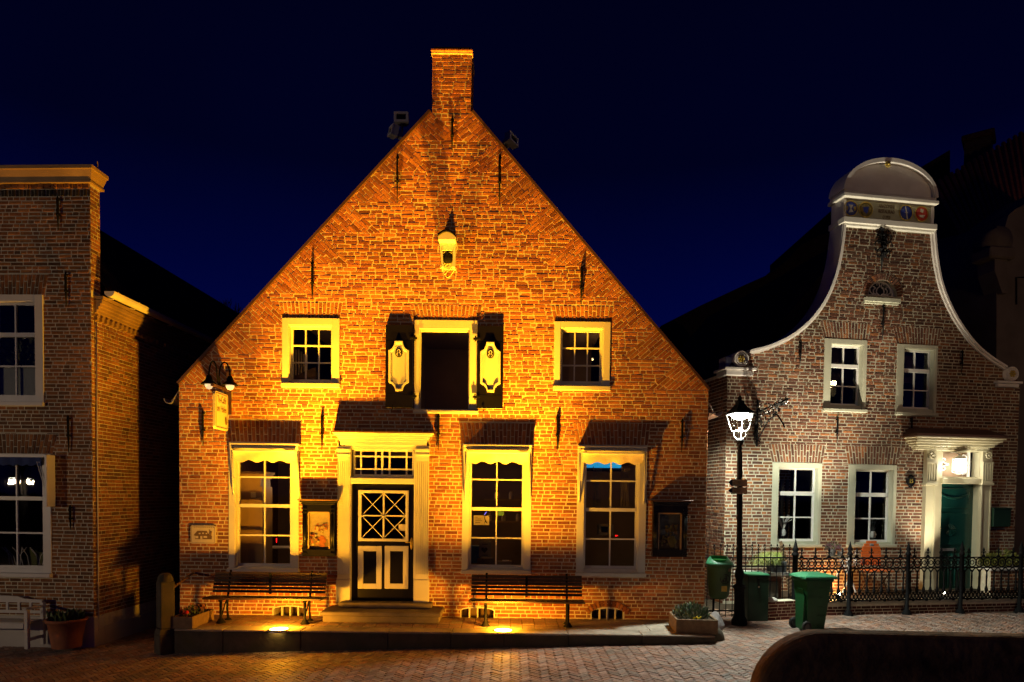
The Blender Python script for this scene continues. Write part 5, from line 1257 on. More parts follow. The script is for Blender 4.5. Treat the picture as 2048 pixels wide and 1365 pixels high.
for (v0, v1, mm_) in ((977, 1017, 0), (1026, 1091, 1)):
    b = MB(); a0, a1 = lx0+.035, lx1-.12; b.bbox(a0, a1, y-.02, y, dz(v1), dz(v0), .012)
    if mm_ == 0:
        P = [(a0+.06+(a1-a0-.12)*i/12, dz(v0)-.12-.12*math.sin(pi*i/12)) for i in range(13)]; b.tube([(x, y-.025, z) for x, z in P], [.012+.012*math.sin(pi*i/12) for i in range(13)], 6)
        for xx in (a0+.05, a1-.05): b.tube([(xx, y-.025, dz(v0)-.1), (xx, y-.025, dz(v1)+.1)], [.02, .012], 6)
    else:
        cx3, cz3 = rp(1898.5, 1060, y)
        for i in range(16): a = i*pi/8+.2; b.tube([(cx3+.03*math.cos(a), y-.022, cz3+.03*math.sin(a)), (cx3+.14*math.cos(a), y-.032, cz3+.14*math.sin(a))], [.006, .017], 5)
    b.build('door_panel', 'door_g', dl)
b = MB()
for i in range(9): xx = lx0+.08+i*(lx1-lx0-.2)/9; b.tube([(xx+.03, y-.01, lz0+.08), (xx+.03, y-.01, dz(1108))], .022, 6)
b.build('reeded_panel', 'door_g', dl)
a = rect(FR, 1880, 1097, 1909, 1102, y=y); b = MB(); b.bbox(a[0], a[1], y-.05, y-.0, a[2], a[3], .004); b.build('letter_slot', 'steel', dl)
a = rp(1869, 1057, y); b = MB(); b.tube([(a[0]+.02, y-.02, a[1]+.03), (a[0]+.05, y-.06, a[1]+.01), (a[0]+.11, y-.06, a[1])], .011, 6); b.prism([(a[0]+.01, a[1]+.06), (a[0]+.05, a[1]+.12), (a[0]+.06, a[1]+.04)], y-.03, y); b.build('door_handle', 'gold', dl)
# lantern hanging in front of the transom
f = FR @ Matrix.Translation((cx_-.02, -.18, cz_-.19)); ln = thing('door_lantern', f, 'bright round glass lantern hanging above the green door', 'lantern')
b = MB(); b.lathe([(.14, .30), (.10, .34), (.03, .37), (.02, .42)], 0, 0, 16); b.tube([(0, 0, .4), (0, .12, .46), (0, .25, .46)], .012, 6); b.lathe([(.13, .0), (.1, -.02), (.04, -.05)], 0, 0, 16)
for i in range(6): a = i*pi/3; b.tube([(.135*math.cos(a), .135*math.sin(a), 0), (.135*math.cos(a), .135*math.sin(a), .3)], .006, 4)
b.build('lantern_cage', 'sash', ln); b = MB(); b.lathe([(.07, .03), (.105, .08), (.11, .2), (.07, .28)], 0, 0, 12); b.build('bulb', 'lampd', ln)
p_ = f @ Vector((0, -.0, .02)); 
LP_DOOR = f @ Vector((0, -.12, .13))
lamp('POINT', LP_DOOR, 40, (1, .90, .70), shadow_soft_size=.08)
# house number
c_ = rp(1821.5, 963, -.02); f = FR @ Matrix.Translation((c_[0], -.012, c_[1])); nb_ = thing('house_number_plate', f, 'black oval cast plate with the number 15 left of the green door', 'number plate')
b = MB(); P = [(.10*math.cos(t)*(1+.12*math.cos(4*t)), .145*math.sin(t)*(1+.1*math.cos(4*t))) for t in [i*pi/16 for i in range(32)]]; b.prism(P, -.02, 0); b.tube([(.075*math.cos(t), -.024, .11*math.sin(t)) for t in [i*pi/10 for i in range(20)]], .008, 5, closed=True)
for q in (-1, 1): b.tube([(q*.06, -.02, -.12), (q*.1, -.02, -.16), (q*.13, -.02, -.13)], .01, 5); b.sphere((q*.1, -.02, .06), .018, n=7)
b.build('plate', 'iron', nb_); text('15', .12, nb_, TXR(0, 0, -.024), 'gold', ext=.003, sxy=(.9, 1.1))
# mailbox
x0, x1, z0, z1 = rect(FR, 1985, 1016, 2020, 1054, y=-.12); f = FR @ Matrix.Translation(((x0+x1)/2, -.01, z0)); mb_ = thing('mailbox', f, 'dark metal mailbox on the wall right of the green door', 'mailbox'); a = (x1-x0)/2; b = MB(); b.bbox(-a, a, -.14, 0, 0, z1-z0-.03, .01); b.build('box', 'green_d', mb_)
b = MB(); b.bbox(-a-.015, a+.015, -.16, 0, z1-z0-.03, z1-z0, .008); b.build('lid', 'green_d', mb_)
# ornate bracket with a hanging rod
zb0, zb1 = rp(1512, 893)[1], rp(1512, 800)[1]; f = FR @ Matrix.Translation((rp(1513, 850)[0], 0, zb0)); br = thing('ornate_bracket', f, 'ornate black iron bracket of leaves on the wall behind the white street lamp', 'bracket'); hgt = zb1-zb0
b = MB(); b.bbox(-.02, .02, -.05, -.01, 0, hgt, .004); b.tube([(0, -.05, hgt*.12), (0, -.25, hgt*.3), (0, -.5, hgt*.52), (0, -.8, hgt*.60)], .016, 6); b.tube([(0, -.8, hgt*.60), (0, -1.05, hgt*.38), (.0, -1.1, hgt*.30)], .016, 6); b.tube([(0, -.03, hgt*.72), (0, -.6, hgt*.8), (0, -1.25, hgt*.85)], .014, 6)
b.build('bracket_arm', 'iron', br); b = MB(); rr_ = random.Random(12)
for i in range(230):
    t = rr_.random(); yy = -.05-1.15*t; zz = hgt*(.72+.12*t)+rr_.gauss(0, .12)*(1-.6*t)-.1*(1-t)*rr_.random()*2
    if rr_.random() < .25: yy = -.04-.08*rr_.random(); zz = hgt*rr_.random()
    d = Vector((rr_.uniform(-1, 1), rr_.uniform(-1, 1), rr_.uniform(-1, 1))).normalized(); sd = d.cross(Vector((.3, .5, .9))).normalized(); p_ = Vector((rr_.gauss(0, .035), yy, zz)); s_ = rr_.uniform(.02, .05)
    b.add([p_-d*s_, p_+sd*s_*.6+d*.2*s_, p_+d*s_, p_-sd*s_*.6], [(0, 1, 2, 3)])
b.build('leaf_ornament', mat('glossy_black_iron', (.05, .05, .05), .25, .6), br)

x, zz = lp(20, 740, .35); t = thing('foliage_reflection', FL @ Matrix.Translation((x, .35, zz)), 'leaf clump imitating reflected tree foliage behind the middle panes of the upper left window', 'plant'); b = MB(); b.lathe([(.12, -.25), (.15, 0)], 0, 0, 12); b.build('pot', 'terra', t)
b = MB(); leaves(b, .1, 0, 0, .5, .15, .75, 420, .13, [(.10, .13, .03), (.07, .10, .03), (.16, .17, .06)], .4, 31); b.build('leaves', 'leaf', t)  # leaf clump placed to imitate tree foliage reflected in the panes

# ================================================================== YARD AND FENCES
FF = frame(6.587, 1.42, 0, rad(10.3))
def fp_(u, v, y=0.0): return loc(FF, u, v, y)
# raised yard between fence wall and house
g = MB(); A_ = FF @ Vector((fp_(1584, 1200)[0], .3, 0)); B_ = FF @ Vector((6.5, .3, 0)); C_ = FR @ Vector((10, .0, 0)); D_ = FR @ Vector((1.2, .0, 0))
g.hprism([(A_.x, A_.y), (B_.x, B_.y), (C_.x, C_.y), (D_.x, D_.y)], -.1, .27)
struct(g.build('yard_ground', 'soil'))
g = MB(); P0_, P1_ = Vector((3.5, 1.0)), Vector((A_.x, A_.y)); g.hprism([(3.5, .95), (A_.x, A_.y-.1), (A_.x-.1, A_.y+1.6), (4.6, 3.4), (3.5, 3.4), (3.46, 9)], -.1, .0); struct(g.build('lane_ground', 'soil'))
# low wall under the iron fence
xw0, xw1 = fp_(1583, 1220)[0], 6.5; zw = fp_(1750, 1203)[1]
lw = thing('low_fence_wall', FF, 'low dark brick wall with a pale green coping under the ornate iron fence', 'wall')
b = MB(); b.box(xw0, xw1, .03, .3, -.1, zw-.05, 0); t = MB(); courses(t, .0, int((zw-.05)/.06)*.06, .06, .2, lambda z: (xw0, xw1), [], [(.10, .03, .02), (.08, .03, .02)], .006)
b.add([(v[0], v[1]+.03, v[2]) for v in t.v], t.f, 1); b.c[-len(t.f):] = t.c; b.build('brickwork', ['mortar_d', 'brick'], lw)
b = MB(); b.bbox(xw0, xw1, -.0, .33, zw-.05, zw, .012); b.build('coping', 'greige', lw)
# ornate cast iron fence
fen = thing('iron_fence', FF, 'ornate black cast-iron fence with fleur-de-lis spikes in front of the curved-gable house', 'fence')
posts = [fp_(u, 1170)[0] for u in (1697, 1813.5, 1920.5, 2038.5)]; x00 = fp_(1588, 1170)[0]
ztR = fp_(1750, 1116)[1]; zr2 = fp_(1750, 1137)[1]; zlo = fp_(1750, 1201)[1]; zl2 = fp_(1750, 1186)[1]; zfi = fp_(1750, 1095)[1]; zpo = fp_(1750, 1087)[1]
for i, x in enumerate([x00]+posts):
    b = MB(); k = 1.35 if i == 0 else 1; zt_ = zpo+(.05 if i == 0 else 0); r_ = .038*k
    b.lathe([(.09, -.03), (.09, .03), (.07, .05), (.07, .08), (r_, .1), (r_, ztR+.05), (r_*1.5, ztR+.06), (r_*1.2, ztR+.10), (r_*.7, ztR+.13), (r_*1.3, ztR+.16), (r_*.8, ztR+.22), (.004, zt_+.04)], x, -.02, 10)
    b.build('post', 'iron', fen)
def finial(mb, x, z0, z1, y=0):
    hh = z1-z0
    mb.tube([(x, y, z0), (x, y, z0+hh*.3), (x, y, z0+hh*.45), (x, y, z0+hh*.55), (x, y, z0+hh*.72), (x, y, z1)], [.012, .008, .010, .012, .024, .002], 5)
    for q in (-1, 1): mb.tube([(x, y, z0+hh*.3), (x+q*.022, y, z0+hh*.5), (x+q*.042, y, z0+hh*.56), (x+q*.054, y, z0+hh*.46), (x+q*.042, y, z0+hh*.38)], [.007, .008, .008, .007, .005], 4)
    mb.add([(x-.05, y-.008, z0), (x+.05, y-.008, z0), (x+.012, y-.008, z0+hh*.28), (x-.012, y-.008, z0+hh*.28), (x-.05, y+.008, z0), (x+.05, y+.008, z0), (x+.012, y+.008, z0+hh*.28), (x-.012, y+.008, z0+hh*.28)], [(0, 1, 2, 3), (7, 6, 5, 4), (1, 5, 6, 2), (0, 3, 7, 4)])
ends = [x00]+posts+[posts[-1]+1.1]
for a, c in zip(ends[:-1], ends[1:]):
    pn = MB(); n_f = 4; wd = c-a; stp = wd/n_f
    pn.box(a, c, -.012, .012, ztR-.01, ztR+.01); pn.box(a, c, -.014, .014, zr2-.012, zr2+.010); pn.box(a, c, -.016, .016, zlo-.012, zlo+.01); pn.box(a, c, -.01, .01, zl2-.006, zl2+.008)
    zc_ = (ztR+zr2)/2; rr0 = (ztR-zr2)/2-.012
    for i in range(n_f*2):
        xc_ = a+(i+.5)*stp/2; pn.tube([(xc_+rr0*1.05*math.cos(t), 0, zc_+rr0*math.sin(t)) for t in [j*pi/6 for j in range(12)]], .0125, 4, closed=True)
        pn.tube([(xc_+rr0*.45*math.cos(t), 0, zc_+rr0*.45*math.sin(t)) for t in [j*pi/4 for j in range(8)]], .009, 4, closed=True)
        # baluster
        pn.tube([(xc_, 0, zl2), (xc_, 0, zl2+.03), (xc_, 0, zl2+.06), (xc_, 0, zl2+.12), (xc_, 0, zl2+.3), (xc_, 0, zr2-.12), (xc_, 0, zr2-.05)], [.02, .038, .032, .016, .019, .015, .016], 6)
        pn.tube([(xc_-stp*.25, 0, zr2-.01), (xc_-stp*.14, 0, zr2-.03), (xc_, 0, zr2-.10)], .011, 4); pn.tube([(xc_+stp*.25, 0, zr2-.01), (xc_+stp*.14, 0, zr2-.03), (xc_, 0, zr2-.10)], .011, 4)
        for q in (0, 1):      # lattice band
            X_0 = xc_-stp*.25+q*stp*.25; pn.tube([(X_0, 0, zlo), (X_0+stp*.25, 0, zl2)], .013, 4); pn.tube([(X_0, 0, zl2), (X_0+stp*.25, 0, zlo)], .013, 4)
    for i in range(n_f):
        xc_ = a+(i+.5)*stp; pn.prism([(xc_-.06, zlo+.02), (xc_+.06, zlo+.02), (xc_+.025, zlo-.015), (xc_+.02, zlo-.03), (xc_-.02, zlo-.03), (xc_-.025, zlo-.015)], -.012, .012)
    po = pn.build('panel', 'iron', fen)
    for i in range(n_f):
        b = MB(); finial(b, a+(i+.5)*stp, ztR, zfi); b.build('fleur_de_lis', 'iron', po)
# plain railing between the corner of the house and the fence
pa = Vector((3.44, .92)); pb_ = FF @ Vector((x00-.06, -.02, 0)); ang = math.atan2(pb_.y-pa.y, pb_.x-pa.x); Lr = math.hypot(pb_.y-pa.y, pb_.x-pa.x); FG = frame(pa.x, pa.y, 0, ang)
def gp(u, v): return loc(FG, u, v, 0)
gr = thing('plain_railing', FG, 'plain black railing with small cross-shaped tips behind the street lamp and litter bin', 'railing')
zt1, zt2, zb1 = gp(1450, 1116)[1], gp(1450, 1133)[1], gp(1440, 1222)[1]; b = MB()
for z in (zt1, zt2, zb1): b.box(0, Lr, -.015, .015, z-.013, z+.013)
b.build('rail', 'iron', gr); nbar = 16; b = MB()
for i in range(nbar):
    x = (i+.5)*Lr/nbar; b = MB(); b.tube([(x, 0, .02), (x, 0, zt1+.18)], .009, 5)
    z = zt1+.17; b.sphere((x, 0, z+.07), .017, n=6, sz=1.5)
    for q in (-1, 1): b.tube([(x-q*.025, 0, z-.02), (x+q*.025, 0, z+.04)], .007, 4)
    b.build('bar', 'iron', gr)
b = MB()
for i in range(nbar): x = (i+.5)*Lr/nbar; b.tube([(x+.05*math.cos(t)*.8, 0, (zt1+zt2)/2+.05*math.sin(t)) for t in [j*.6 for j in range(10)]], .005, 4)
b.build('scroll_band', 'iron', gr)
b = MB(); b.tube([(.95, 0, 0), (.95, 0, zt1+.1)], .022, 6); b.build('gate_post', 'iron', gr)
# stone table on a brick pier
zS = .86; P = onz(1534, 1145, zS); f = frame(P.x, P.y+.1, 0, rad(8)); tb = thing('stone_table', f, 'white-topped stone slab on a brick pier beside the dark green cabinet', 'table')
b = MB(); b.bbox(-.52, .46, -.18, .3, zS-.07, zS, .02); b.build('slab', 'plaster', tb); b = MB(); b.box(-.12, .30, -.1, .22, 0, zS-.07); b.build('pier', 'side', tb)
b = MB(); b.bbox(-.05, .22, -.13, -.1, .35, .68, .008); b.build('stone_plate', 'stone_d', tb); b = MB()
for x in (-.13, -.03): b.box(x, x+.035, -.195, .32, zS-.075, zS+.006)
b.build('strap', 'lead', tb)
lowb = MB(); Q0, Q1 = onz(1532, 1243, 0), onz(1588, 1240, 0); f = frame(Q0.x, Q0.y+.05, 0, math.atan2(Q1.y-Q0.y, Q1.x-Q0.x)); lwn = Q1.x-Q0.x
lowb.box(0, lwn+.1, 0, .22, -.05, .36, 0); t = MB(); courses(t, 0, .36, .06, .2, lambda z: (0, lwn+.1), [], [(.13, .04, .03)], .005); lowb.add(t.v, t.f, 1); lowb.c[-len(t.f):] = t.c
o = lowb.build('garden_wall', ['mortar_d', 'brick']); o.matrix_world = f; tag(o, 'short low reddish brick wall between the green cabinet and the first fence post', 'wall')
P = atd(1543, 1202, Q0.y+.15); rock('white_stone', frame(P.x, Q0.y+.16, .36, .3), .17, .09, .08, 'flat white stone lying on the short reddish wall', 21, 'plaster')
# grass pots
def grasspot(fr, label, r, h, n, L_, lean, seed, pot=True):
    t = thing('grass_pot', fr, label, 'plant pot', 'ornamental grasses by the curved-gable house'); rr_ = random.Random(seed)
    b = MB(); b.bbox(-r, r, -r, r, 0, h, .01); b.build('pot', 'greypot', t); b = MB()
    for i in range(n):
        a = rr_.uniform(0, 2*pi); l = L_*rr_.uniform(.7, 1.15); d = Vector((math.cos(a)*.75+lean, math.sin(a)*.55, 0)); q = Vector((rr_.uniform(-r*.4, r*.4), rr_.uniform(-r*.4, r*.4), h-.01)); pts = []
        for k in range(7):
            s_ = k/6; pts.append(q+d*l*(s_**1.3)*.62+Vector((0, 0, l*(1.15*s_-1.28*s_*s_))))
        w_ = .004; c = rr_.choice([(.34, .40, .08), (.22, .32, .05), (.45, .46, .20), (.15, .24, .04)]); sd = d.cross(Vector((0, 0, 1))).normalized() if d.length > .05 else Vector((1, 0, 0)); V = []
        for k, p_ in enumerate(pts): ww_ = w_*(1-k/7.5); V += [p_-sd*ww_, p_+sd*ww_]
        b.add(V, [(2*k, 2*k+1, 2*k+3, 2*k+2) for k in range(6)], 0, c)
    b.build('grass', 'leaf', t); return t
P = atd(1553, 1139, onz(1534, 1145, zS).y+.15); grasspot(frame(P.x, P.y, zS, rad(8)), 'square dark pot with drooping pale grass on the white stone slab', .14, .21, 700, .66, -.55, 5)
P = onz(1514, 1135, .62); grasspot(frame(P.x+.05, P.y+.75, .0, 0), 'tuft of pale grass in a pot behind the plain railing', .13, .98, 260, .34, 0, 6)
# leaning wicker board
P = atd(1586, 1130, 1.95); f = frame(P.x, 1.95, .27, rad(9)) @ Matrix.Rotation(rad(-14), 4, 'Y'); wk = thing('wicker_panel', f, 'narrow brown wicker panel leaning behind the first fence post', 'panel'); b = MB()
b.prism([(-.06, 0), (.12, 0), (.03, 1.2), (-.03, 1.2)], -.01, .01)
for i in range(16): z = .05+i*.07; b.tube([(-.07+.0023*i, -.02, z), (.1-.004*i, -.02, z+.04)], .012, 5)
b.build('weave', 'boxwood', wk)
# folding table with flowers, orange chair
zY = .27; P = atd(1690, 1113, 2.6); f = frame(P.x, 2.6, zY, PHI); tz_ = P.z-zY; tt_ = thing('bistro_table', f, 'small brown-topped folding table with white crossed legs behind the fence', 'table')
b = MB(); b.lathe([(.40, tz_-.03), (.41, tz_-.015), (.40, tz_)], 0, 0, 28, sy=.75); b.build('table_top', 'boxwood', tt_)
for (x0_, x1_, y) in ((-.34, .16, -.22), (.16, -.10, -.16), (-.30, .2, .18)):
    b = MB(); b.tube([(x0_+.12, y, 0), (x0_+.3, y, tz_*.46), (x0_+.10, y, tz_*.95)] if x0_ == -.34 else [(x0_, y, .05), (x1_, y, tz_*.9)], .017, 5); b.build('leg', 'sash', tt_)
f2_ = f @ Matrix.Translation((-.27, .06, tz_)); t = thing('heather_pot', f2_, 'silver pot of pink heather on the bistro table', 'plant pot'); b = MB(); b.lathe([(.06, 0), (.085, .14), (.08, .15), (.07, .13)], 0, 0, 16); b.lathe([(.04, 0), (.055, .11)], .16, -.03, 12); b.build('pot', 'silverpot', t)
b = MB(); leaves(b, .02, 0, .12, .17, .12, .2, 260, .06, [(.16, .05, .08), (.05, .09, .03), (.2, .12, .12)], .7, 8); b.build('heather_plant', 'leaf', t)
P = atd(1742, 1110, 2.5); f = frame(P.x, 2.5, zY, PHI); ch_ = thing('orange_chair', f, 'orange slatted folding chair with a rounded back in front of the right lower window', 'chair')
zt_ = atd(1742, 1082, 2.5).z-zY; zb_ = zt_-.52; wch = (atd(1764, 1110, 2.5).x-atd(1721, 1110, 2.5).x)/2; b = MB()
for i in range(9):
    z = zb_+i*(zt_-zb_)/9; k = (i+.5)/9; hw_ = wch*min(1, math.sqrt(max(.05, 1-(max(0, k-.45)/.58)**2))); b.bbox(-hw_, hw_, -.012, .012, z+.002, z+(zt_-zb_)/9-.003, .003)
b.build('backrest', 'orange', ch_); b = MB(); b.bbox(-.045, .045, -.02, .02, zt_-.11, zt_-.06, .01); b.build('grip_plate', 'steel', ch_)
b = MB(); zs_ = zb_-.08
for i in range(5): b.bbox(-wch, wch, -.38+.08*i, -.315+.08*i, zs_-.02, zs_, .004)
b.build('seat', 'orange', ch_)
for q in (-1, 1):
    b = MB(); b.tube([(q*wch*.93, 0, zt_-.2), (q*wch*.93, -.0, zs_), (q*wch*.93, -.30, 0)], .012, 5); b.build('leg', 'iron', ch_); b = MB(); b.tube([(q*wch*.86, -.34, zs_-.02), (q*wch*.86, .08, 0)], .012, 5); b.build('leg', 'iron', ch_)
# low wall with white coping and a shrub at the far right
x0 = rp(1982, 1140, -.9)[0]; f = FR @ Matrix.Translation((x0, -.9, .2)); t = thing('coped_wall', f, 'low brick wall with a white coping at the right edge behind the fence', 'wall')
b = MB(); zt_ = rp(2010, 1136, -.9)[1]-.2; b.box(0, 1.4, 0, .25, 0, zt_-.06, 0); q_ = MB(); courses(q_, 0, int((zt_-.06)/hR)*hR, hR, .22, lambda z: (0, 1.4), [], PAL_RIGHT, .006, mort=.014); b.add(q_.v, q_.f, 1); b.c[-len(q_.f):] = q_.c; b.build('brickwork', ['mortar_d', 'brick'], t)
b = MB(); b.bbox(-.04, 1.45, -.04, .3, zt_-.06, zt_, .01); b.build('coping', 'sash', t)
f = FR @ Matrix.Translation((x0+.55, -.7, .2+zt_)); t = thing('low_shrub', f, 'yellow-green shrub above the white-coped wall at the right edge', 'shrub'); b = MB(); leaves(b, .1, .15, -.05, .55, .25, .42, 900, .10, [(.13, .14, .02), (.09, .11, .02), (.18, .17, .03)], .6, 13); b.build('foliage', 'leaf', t)
# garden spots
for (u, v, lab) in ((1677, 1188, 'small bright garden spotlight at the foot of the orange-lit wall, behind the fence'), (1887, 1187, 'small bright garden spotlight in front of the green door, behind the fence')):
    k = 0 if u < 1700 else 1; F_, d_y = (FF, .24) if k == 0 else (FR, -.72); x, z = loc(F_, u, v, d_y); p_ = F_ @ Vector((x, d_y, z)); f = frame(p_.x, p_.y, z-.06, rad(10)); t = thing('garden_spotlight', f, lab, 'garden light', 'spotlights in the yard')
    b = MB(); b.lathe([(.03, -.08), (.03, 0), (.045, .01), (.05, .04)], 0, 0, 12); b.build('housing', 'iron', t); b = MB(); b.sphere((0, -.01, .06), .032); b.build('lens', 'gardenl', t)
    l = lamp('SPOT', (p_.x, p_.y, z+.06), 3500 if k == 0 else 900, (1, .88, .66), spot_size=rad(70), spot_blend=1, shadow_soft_size=.03); aim(l, (-.02 if k else .06, .07, 1))
    if k == 0: l = lamp('POINT', (p_.x+.45, p_.y+1.15, z+.02), 45, (1, .45, .12), shadow_soft_size=.05)

# ================================================================== STREET LAMP
P = onz(1478.5, 1250, .0); SLx, SLy = P.x, P.y; f = frame(SLx, SLy, 0, 0) @ Matrix.Rotation(-rad(1.15), 4, 'Y') @ Matrix.Rotation(rad(14), 4, 'Z'); sl = thing('street_lamp', f, 'old-fashioned street lamp with a glowing white four-sided lantern on a fluted iron post', 'street lamp')
def sz(v): return atd(1480, v, SLy).z
b = MB(); b.lathe([(.14, 0), (.14, sz(1240)), (.12, sz(1236)), (.10, sz(1232)), (.09, sz(1195)), (.095, sz(1178)), (.115, sz(1175)), (.115, sz(1172)), (.06, sz(1168)), (.06, sz(1160)), (.085, sz(1152)), (.075, sz(1142)), (.05, sz(1136)), (.055, sz(1100)), (.065, sz(1098)), (.052, sz(1095)), (.045, sz(1040)), (.06, sz(1036)), (.045, sz(1032)), (.036, sz(900)), (.05, sz(897)), (.035, sz(893)), (.06, sz(886)), (.085, sz(881)), (.02, sz(879))], 0, 0, 16)
for i in range(8): a = i*pi/4; b.tube([(.047*math.cos(a), .047*math.sin(a), sz(1030)), (.038*math.cos(a), .038*math.sin(a), sz(905))], .008, 4)
b.build('post', 'iron', sl)
zb, zt_ = sz(862), sz(828); wb_, wt = .12, .20; b = MB()
for q in ((-1, -1), (1, -1), (1, 1), (-1, 1)):
    b.tube([(q[0]*wb_*.85, q[1]*wb_*.85, zb), (q[0]*wt*.85, q[1]*wt*.85, zt_)], .0065, 5); b.tube([(0, 0, sz(882)), (q[0]*.07, q[1]*.07, sz(874)), (q[0]*wb_*.6, q[1]*wb_*.6, sz(866)), (q[0]*wb_*.8, q[1]*wb_*.8, zb)], .0065, 5)
for w_, z in ((wb_*.85, zb), (wt*.85, zt_)):
    for a, c in (((-1, -1), (1, -1)), ((1, -1), (1, 1)), ((1, 1), (-1, 1)), ((-1, 1), (-1, -1))): b.tube([(a[0]*w_, a[1]*w_, z), (c[0]*w_, c[1]*w_, z)], .008, 5)
b.build('lantern_frame', 'steel', sl)
b = MB(); q = wt*.85; zr_ = sz(808)
for (w0, z0_, w1, z1_) in ((q+.02, zt_+.005, q*.55, sz(815)), (q*.55, sz(815), .06, zr_)):
    V = [(s1*w0, s2*w0, z0_) for s1, s2 in ((-1, -1), (1, -1), (1, 1), (-1, 1))]+[(s1*w1, s2*w1, z1_) for s1, s2 in ((-1, -1), (1, -1), (1, 1), (-1, 1))]
    b.add(V, [(0, 1, 5, 4), (1, 2, 6, 5), (2, 3, 7, 6), (3, 0, 4, 7)])
b.box(-.06, .06, -.06, .06, zr_, zr_+.05); b.lathe([(.05, zr_+.05), (.03, zr_+.08), (.045, zr_+.1), (.01, zr_+.15), (.002, zr_+.2)], 0, 0, 10); b.build('lantern_roof', 'iron', sl)
b = MB(); w0, w1 = wb_*.85, wt*.85
for a, c in (((-1, -1), (1, -1)), ((1, -1), (1, 1)), ((1, 1), (-1, 1)), ((-1, 1), (-1, -1))): b.add([(a[0]*w0, a[1]*w0, zb), (c[0]*w0, c[1]*w0, zb), (c[0]*w1, c[1]*w1, zt_), (a[0]*w1, a[1]*w1, zt_)], [(0, 1, 2, 3)])
b.build('lantern_glass', 'glass_c', sl)
b = MB(); b.lathe([(.15, zt_+.0), (.15, zt_-.04), (.09, zt_-.09), (.001, zt_-.11)], 0, 0, 16, cap=True); b.build('bulb', 'lampw', sl)
b = MB(); b.tube([(0, 0, zb-.03), (0, 0, zb+.05)], .015, 8); b.build('bulb_holder', 'steel', sl)
lamp('SPOT', f @ Vector((0, 0, zt_-.13)), 1200, (.93, 1, .86), spot_size=rad(178), spot_blend=.25, shadow_soft_size=.06).rotation_euler = (0, 0, 0)
# direction signs on the post
for k, (v0, v1) in enumerate(((959, 973), (975, 988.5))):
    yy = SLy-.09; a, c = atd(1456.5, (v0+v1)/2, yy), atd(1494, (v0+v1)/2, yy); z0_, z1_ = atd(1475, v1, yy).z, atd(1475, v0, yy).z; f = frame((a.x+c.x)/2, yy, z0_, 0); hw_ = (c.x-a.x)/2; hh = z1_-z0_
    t = thing('direction_sign', f, ('upper' if k == 0 else 'lower')+' brown arrow sign with two round route symbols on the street lamp post', 'sign', 'arrow signs on the lamp post')
    b = MB(); b.prism([(-hw_+.06, 0), (hw_, 0), (hw_, hh), (-hw_+.06, hh)], -.012, .012); b.build('sign_board', mat('tan_sign', (.24, .16, .10), .6) if k == 0 else M['sign_tan'], t) if False else None
    M.setdefault('sign_tan', mat('tan_sign', (.24, .16, .10), .6)); b.build('sign_board', 'sign_tan', t)
    b = MB(); b.prism([(-hw_, hh/2), (-hw_+.07, -.005), (-hw_+.07, hh+.005)], -.014, .014); b.build('arrow_tip', 'black', t)
    b = MB()
    for x in (-hw_+.115, -hw_+.185): b.tube([(x+.027*math.cos(t_), -.015, hh*.55+.027*math.sin(t_)) for t_ in [j*pi/6 for j in range(12)]], .005, 4, closed=True); b.box(x-.006, x+.006, -.016, -.012, hh*.55-.012, hh*.55+.012)
    b.build('route_symbol', 'inkbrown', t)

# ================================================================== BINS
# litter bin on the railing corner
P = atd(1438, 1160, .55); zt_ = atd(1438, 1128, .55).z; zb_ = atd(1438, 1199, .55).z; f = frame(P.x, .55, zb_, 0); lb = thing('litter_bin', f, 'olive green hanging litter bin with an open hood at the corner of the orange-lit house', 'litter bin'); hh = zt_-zb_; rw = (atd(1464, 1125, .55).x-atd(1411, 1125, .55).x)/2
b = MB(); b.lathe([(.02, 0), (rw*.55, .015), (rw*.74, .07), (rw*.80, .2), (rw*.90, hh*.8), (rw*.95, hh-.02), (rw*1.0, hh-.02), (rw*1.0, hh)], 0, 0, 28, sy=.8, cap=False); b.build('body', 'green_o', lb)
b = MB(); V = []; zh = atd(1438, 1113, .55).z-zb_
ho = [(rw*1.02, hh-.005, 0), (rw*1.0, hh+.02, 0), (rw*.8, zh-.05, .05), (rw*.62, zh, .06)]
for r_, z, dy in ho:
    for j in range(24): a = 2*pi*j/24; yy_ = r_*.8*math.sin(a)+dy; zz_ = z-(0 if z < hh+.03 else (.10*max(0, -math.sin(a)))); V.append((r_*math.cos(a), yy_, zz_))
b.add(V, [(i*24+j, i*24+(j+1) % 24, (i+1)*24+(j+1) % 24, (i+1)*24+j) for i in range(3) for j in range(24)], sm=True); b.build('hood', 'green_l', lb)
b = MB(); b.lathe([(rw*.7, hh-.10), (rw*.62, zh-.06)], 0, .04, 20, sy=.7); b.build('inner_liner', 'green_in', lb)
b = MB(); yb = -rw*.8*.93-.012; b.bbox(-.03, rw*.72, yb+.045, yb+.09, hh-.13, hh-.07, .003); b.build('label_strip', 'sign_tan', lb)
b = MB(); cx4, cz4 = .06, hh*.60; b.tube([(cx4+.085*math.cos(t), yb+.03, cz4+.085*math.sin(t)) for t in [j*pi/10 for j in range(20)]], .007, 5, closed=True)
b.sphere((cx4+.02, yb+.03, cz4+.05), .014, n=6); b.tube([(cx4+.02, yb+.03, cz4+.03), (cx4+.02, yb+.03, cz4-.02)], .014, 5); b.tube([(cx4+.01, yb+.03, cz4-.02), (cx4-.0, yb+.03, cz4-.06)], .009, 4); b.tube([(cx4+.03, yb+.03, cz4-.02), (cx4+.045, yb+.03, cz4-.06)], .009, 4); b.box(cx4-.05, cx4-.02, yb+.02, yb+.035, cz4-.055, cz4-.01); b.tube([(cx4+.01, yb+.03, cz4+.02), (cx4-.03, yb+.03, cz4+.01)], .007, 4)
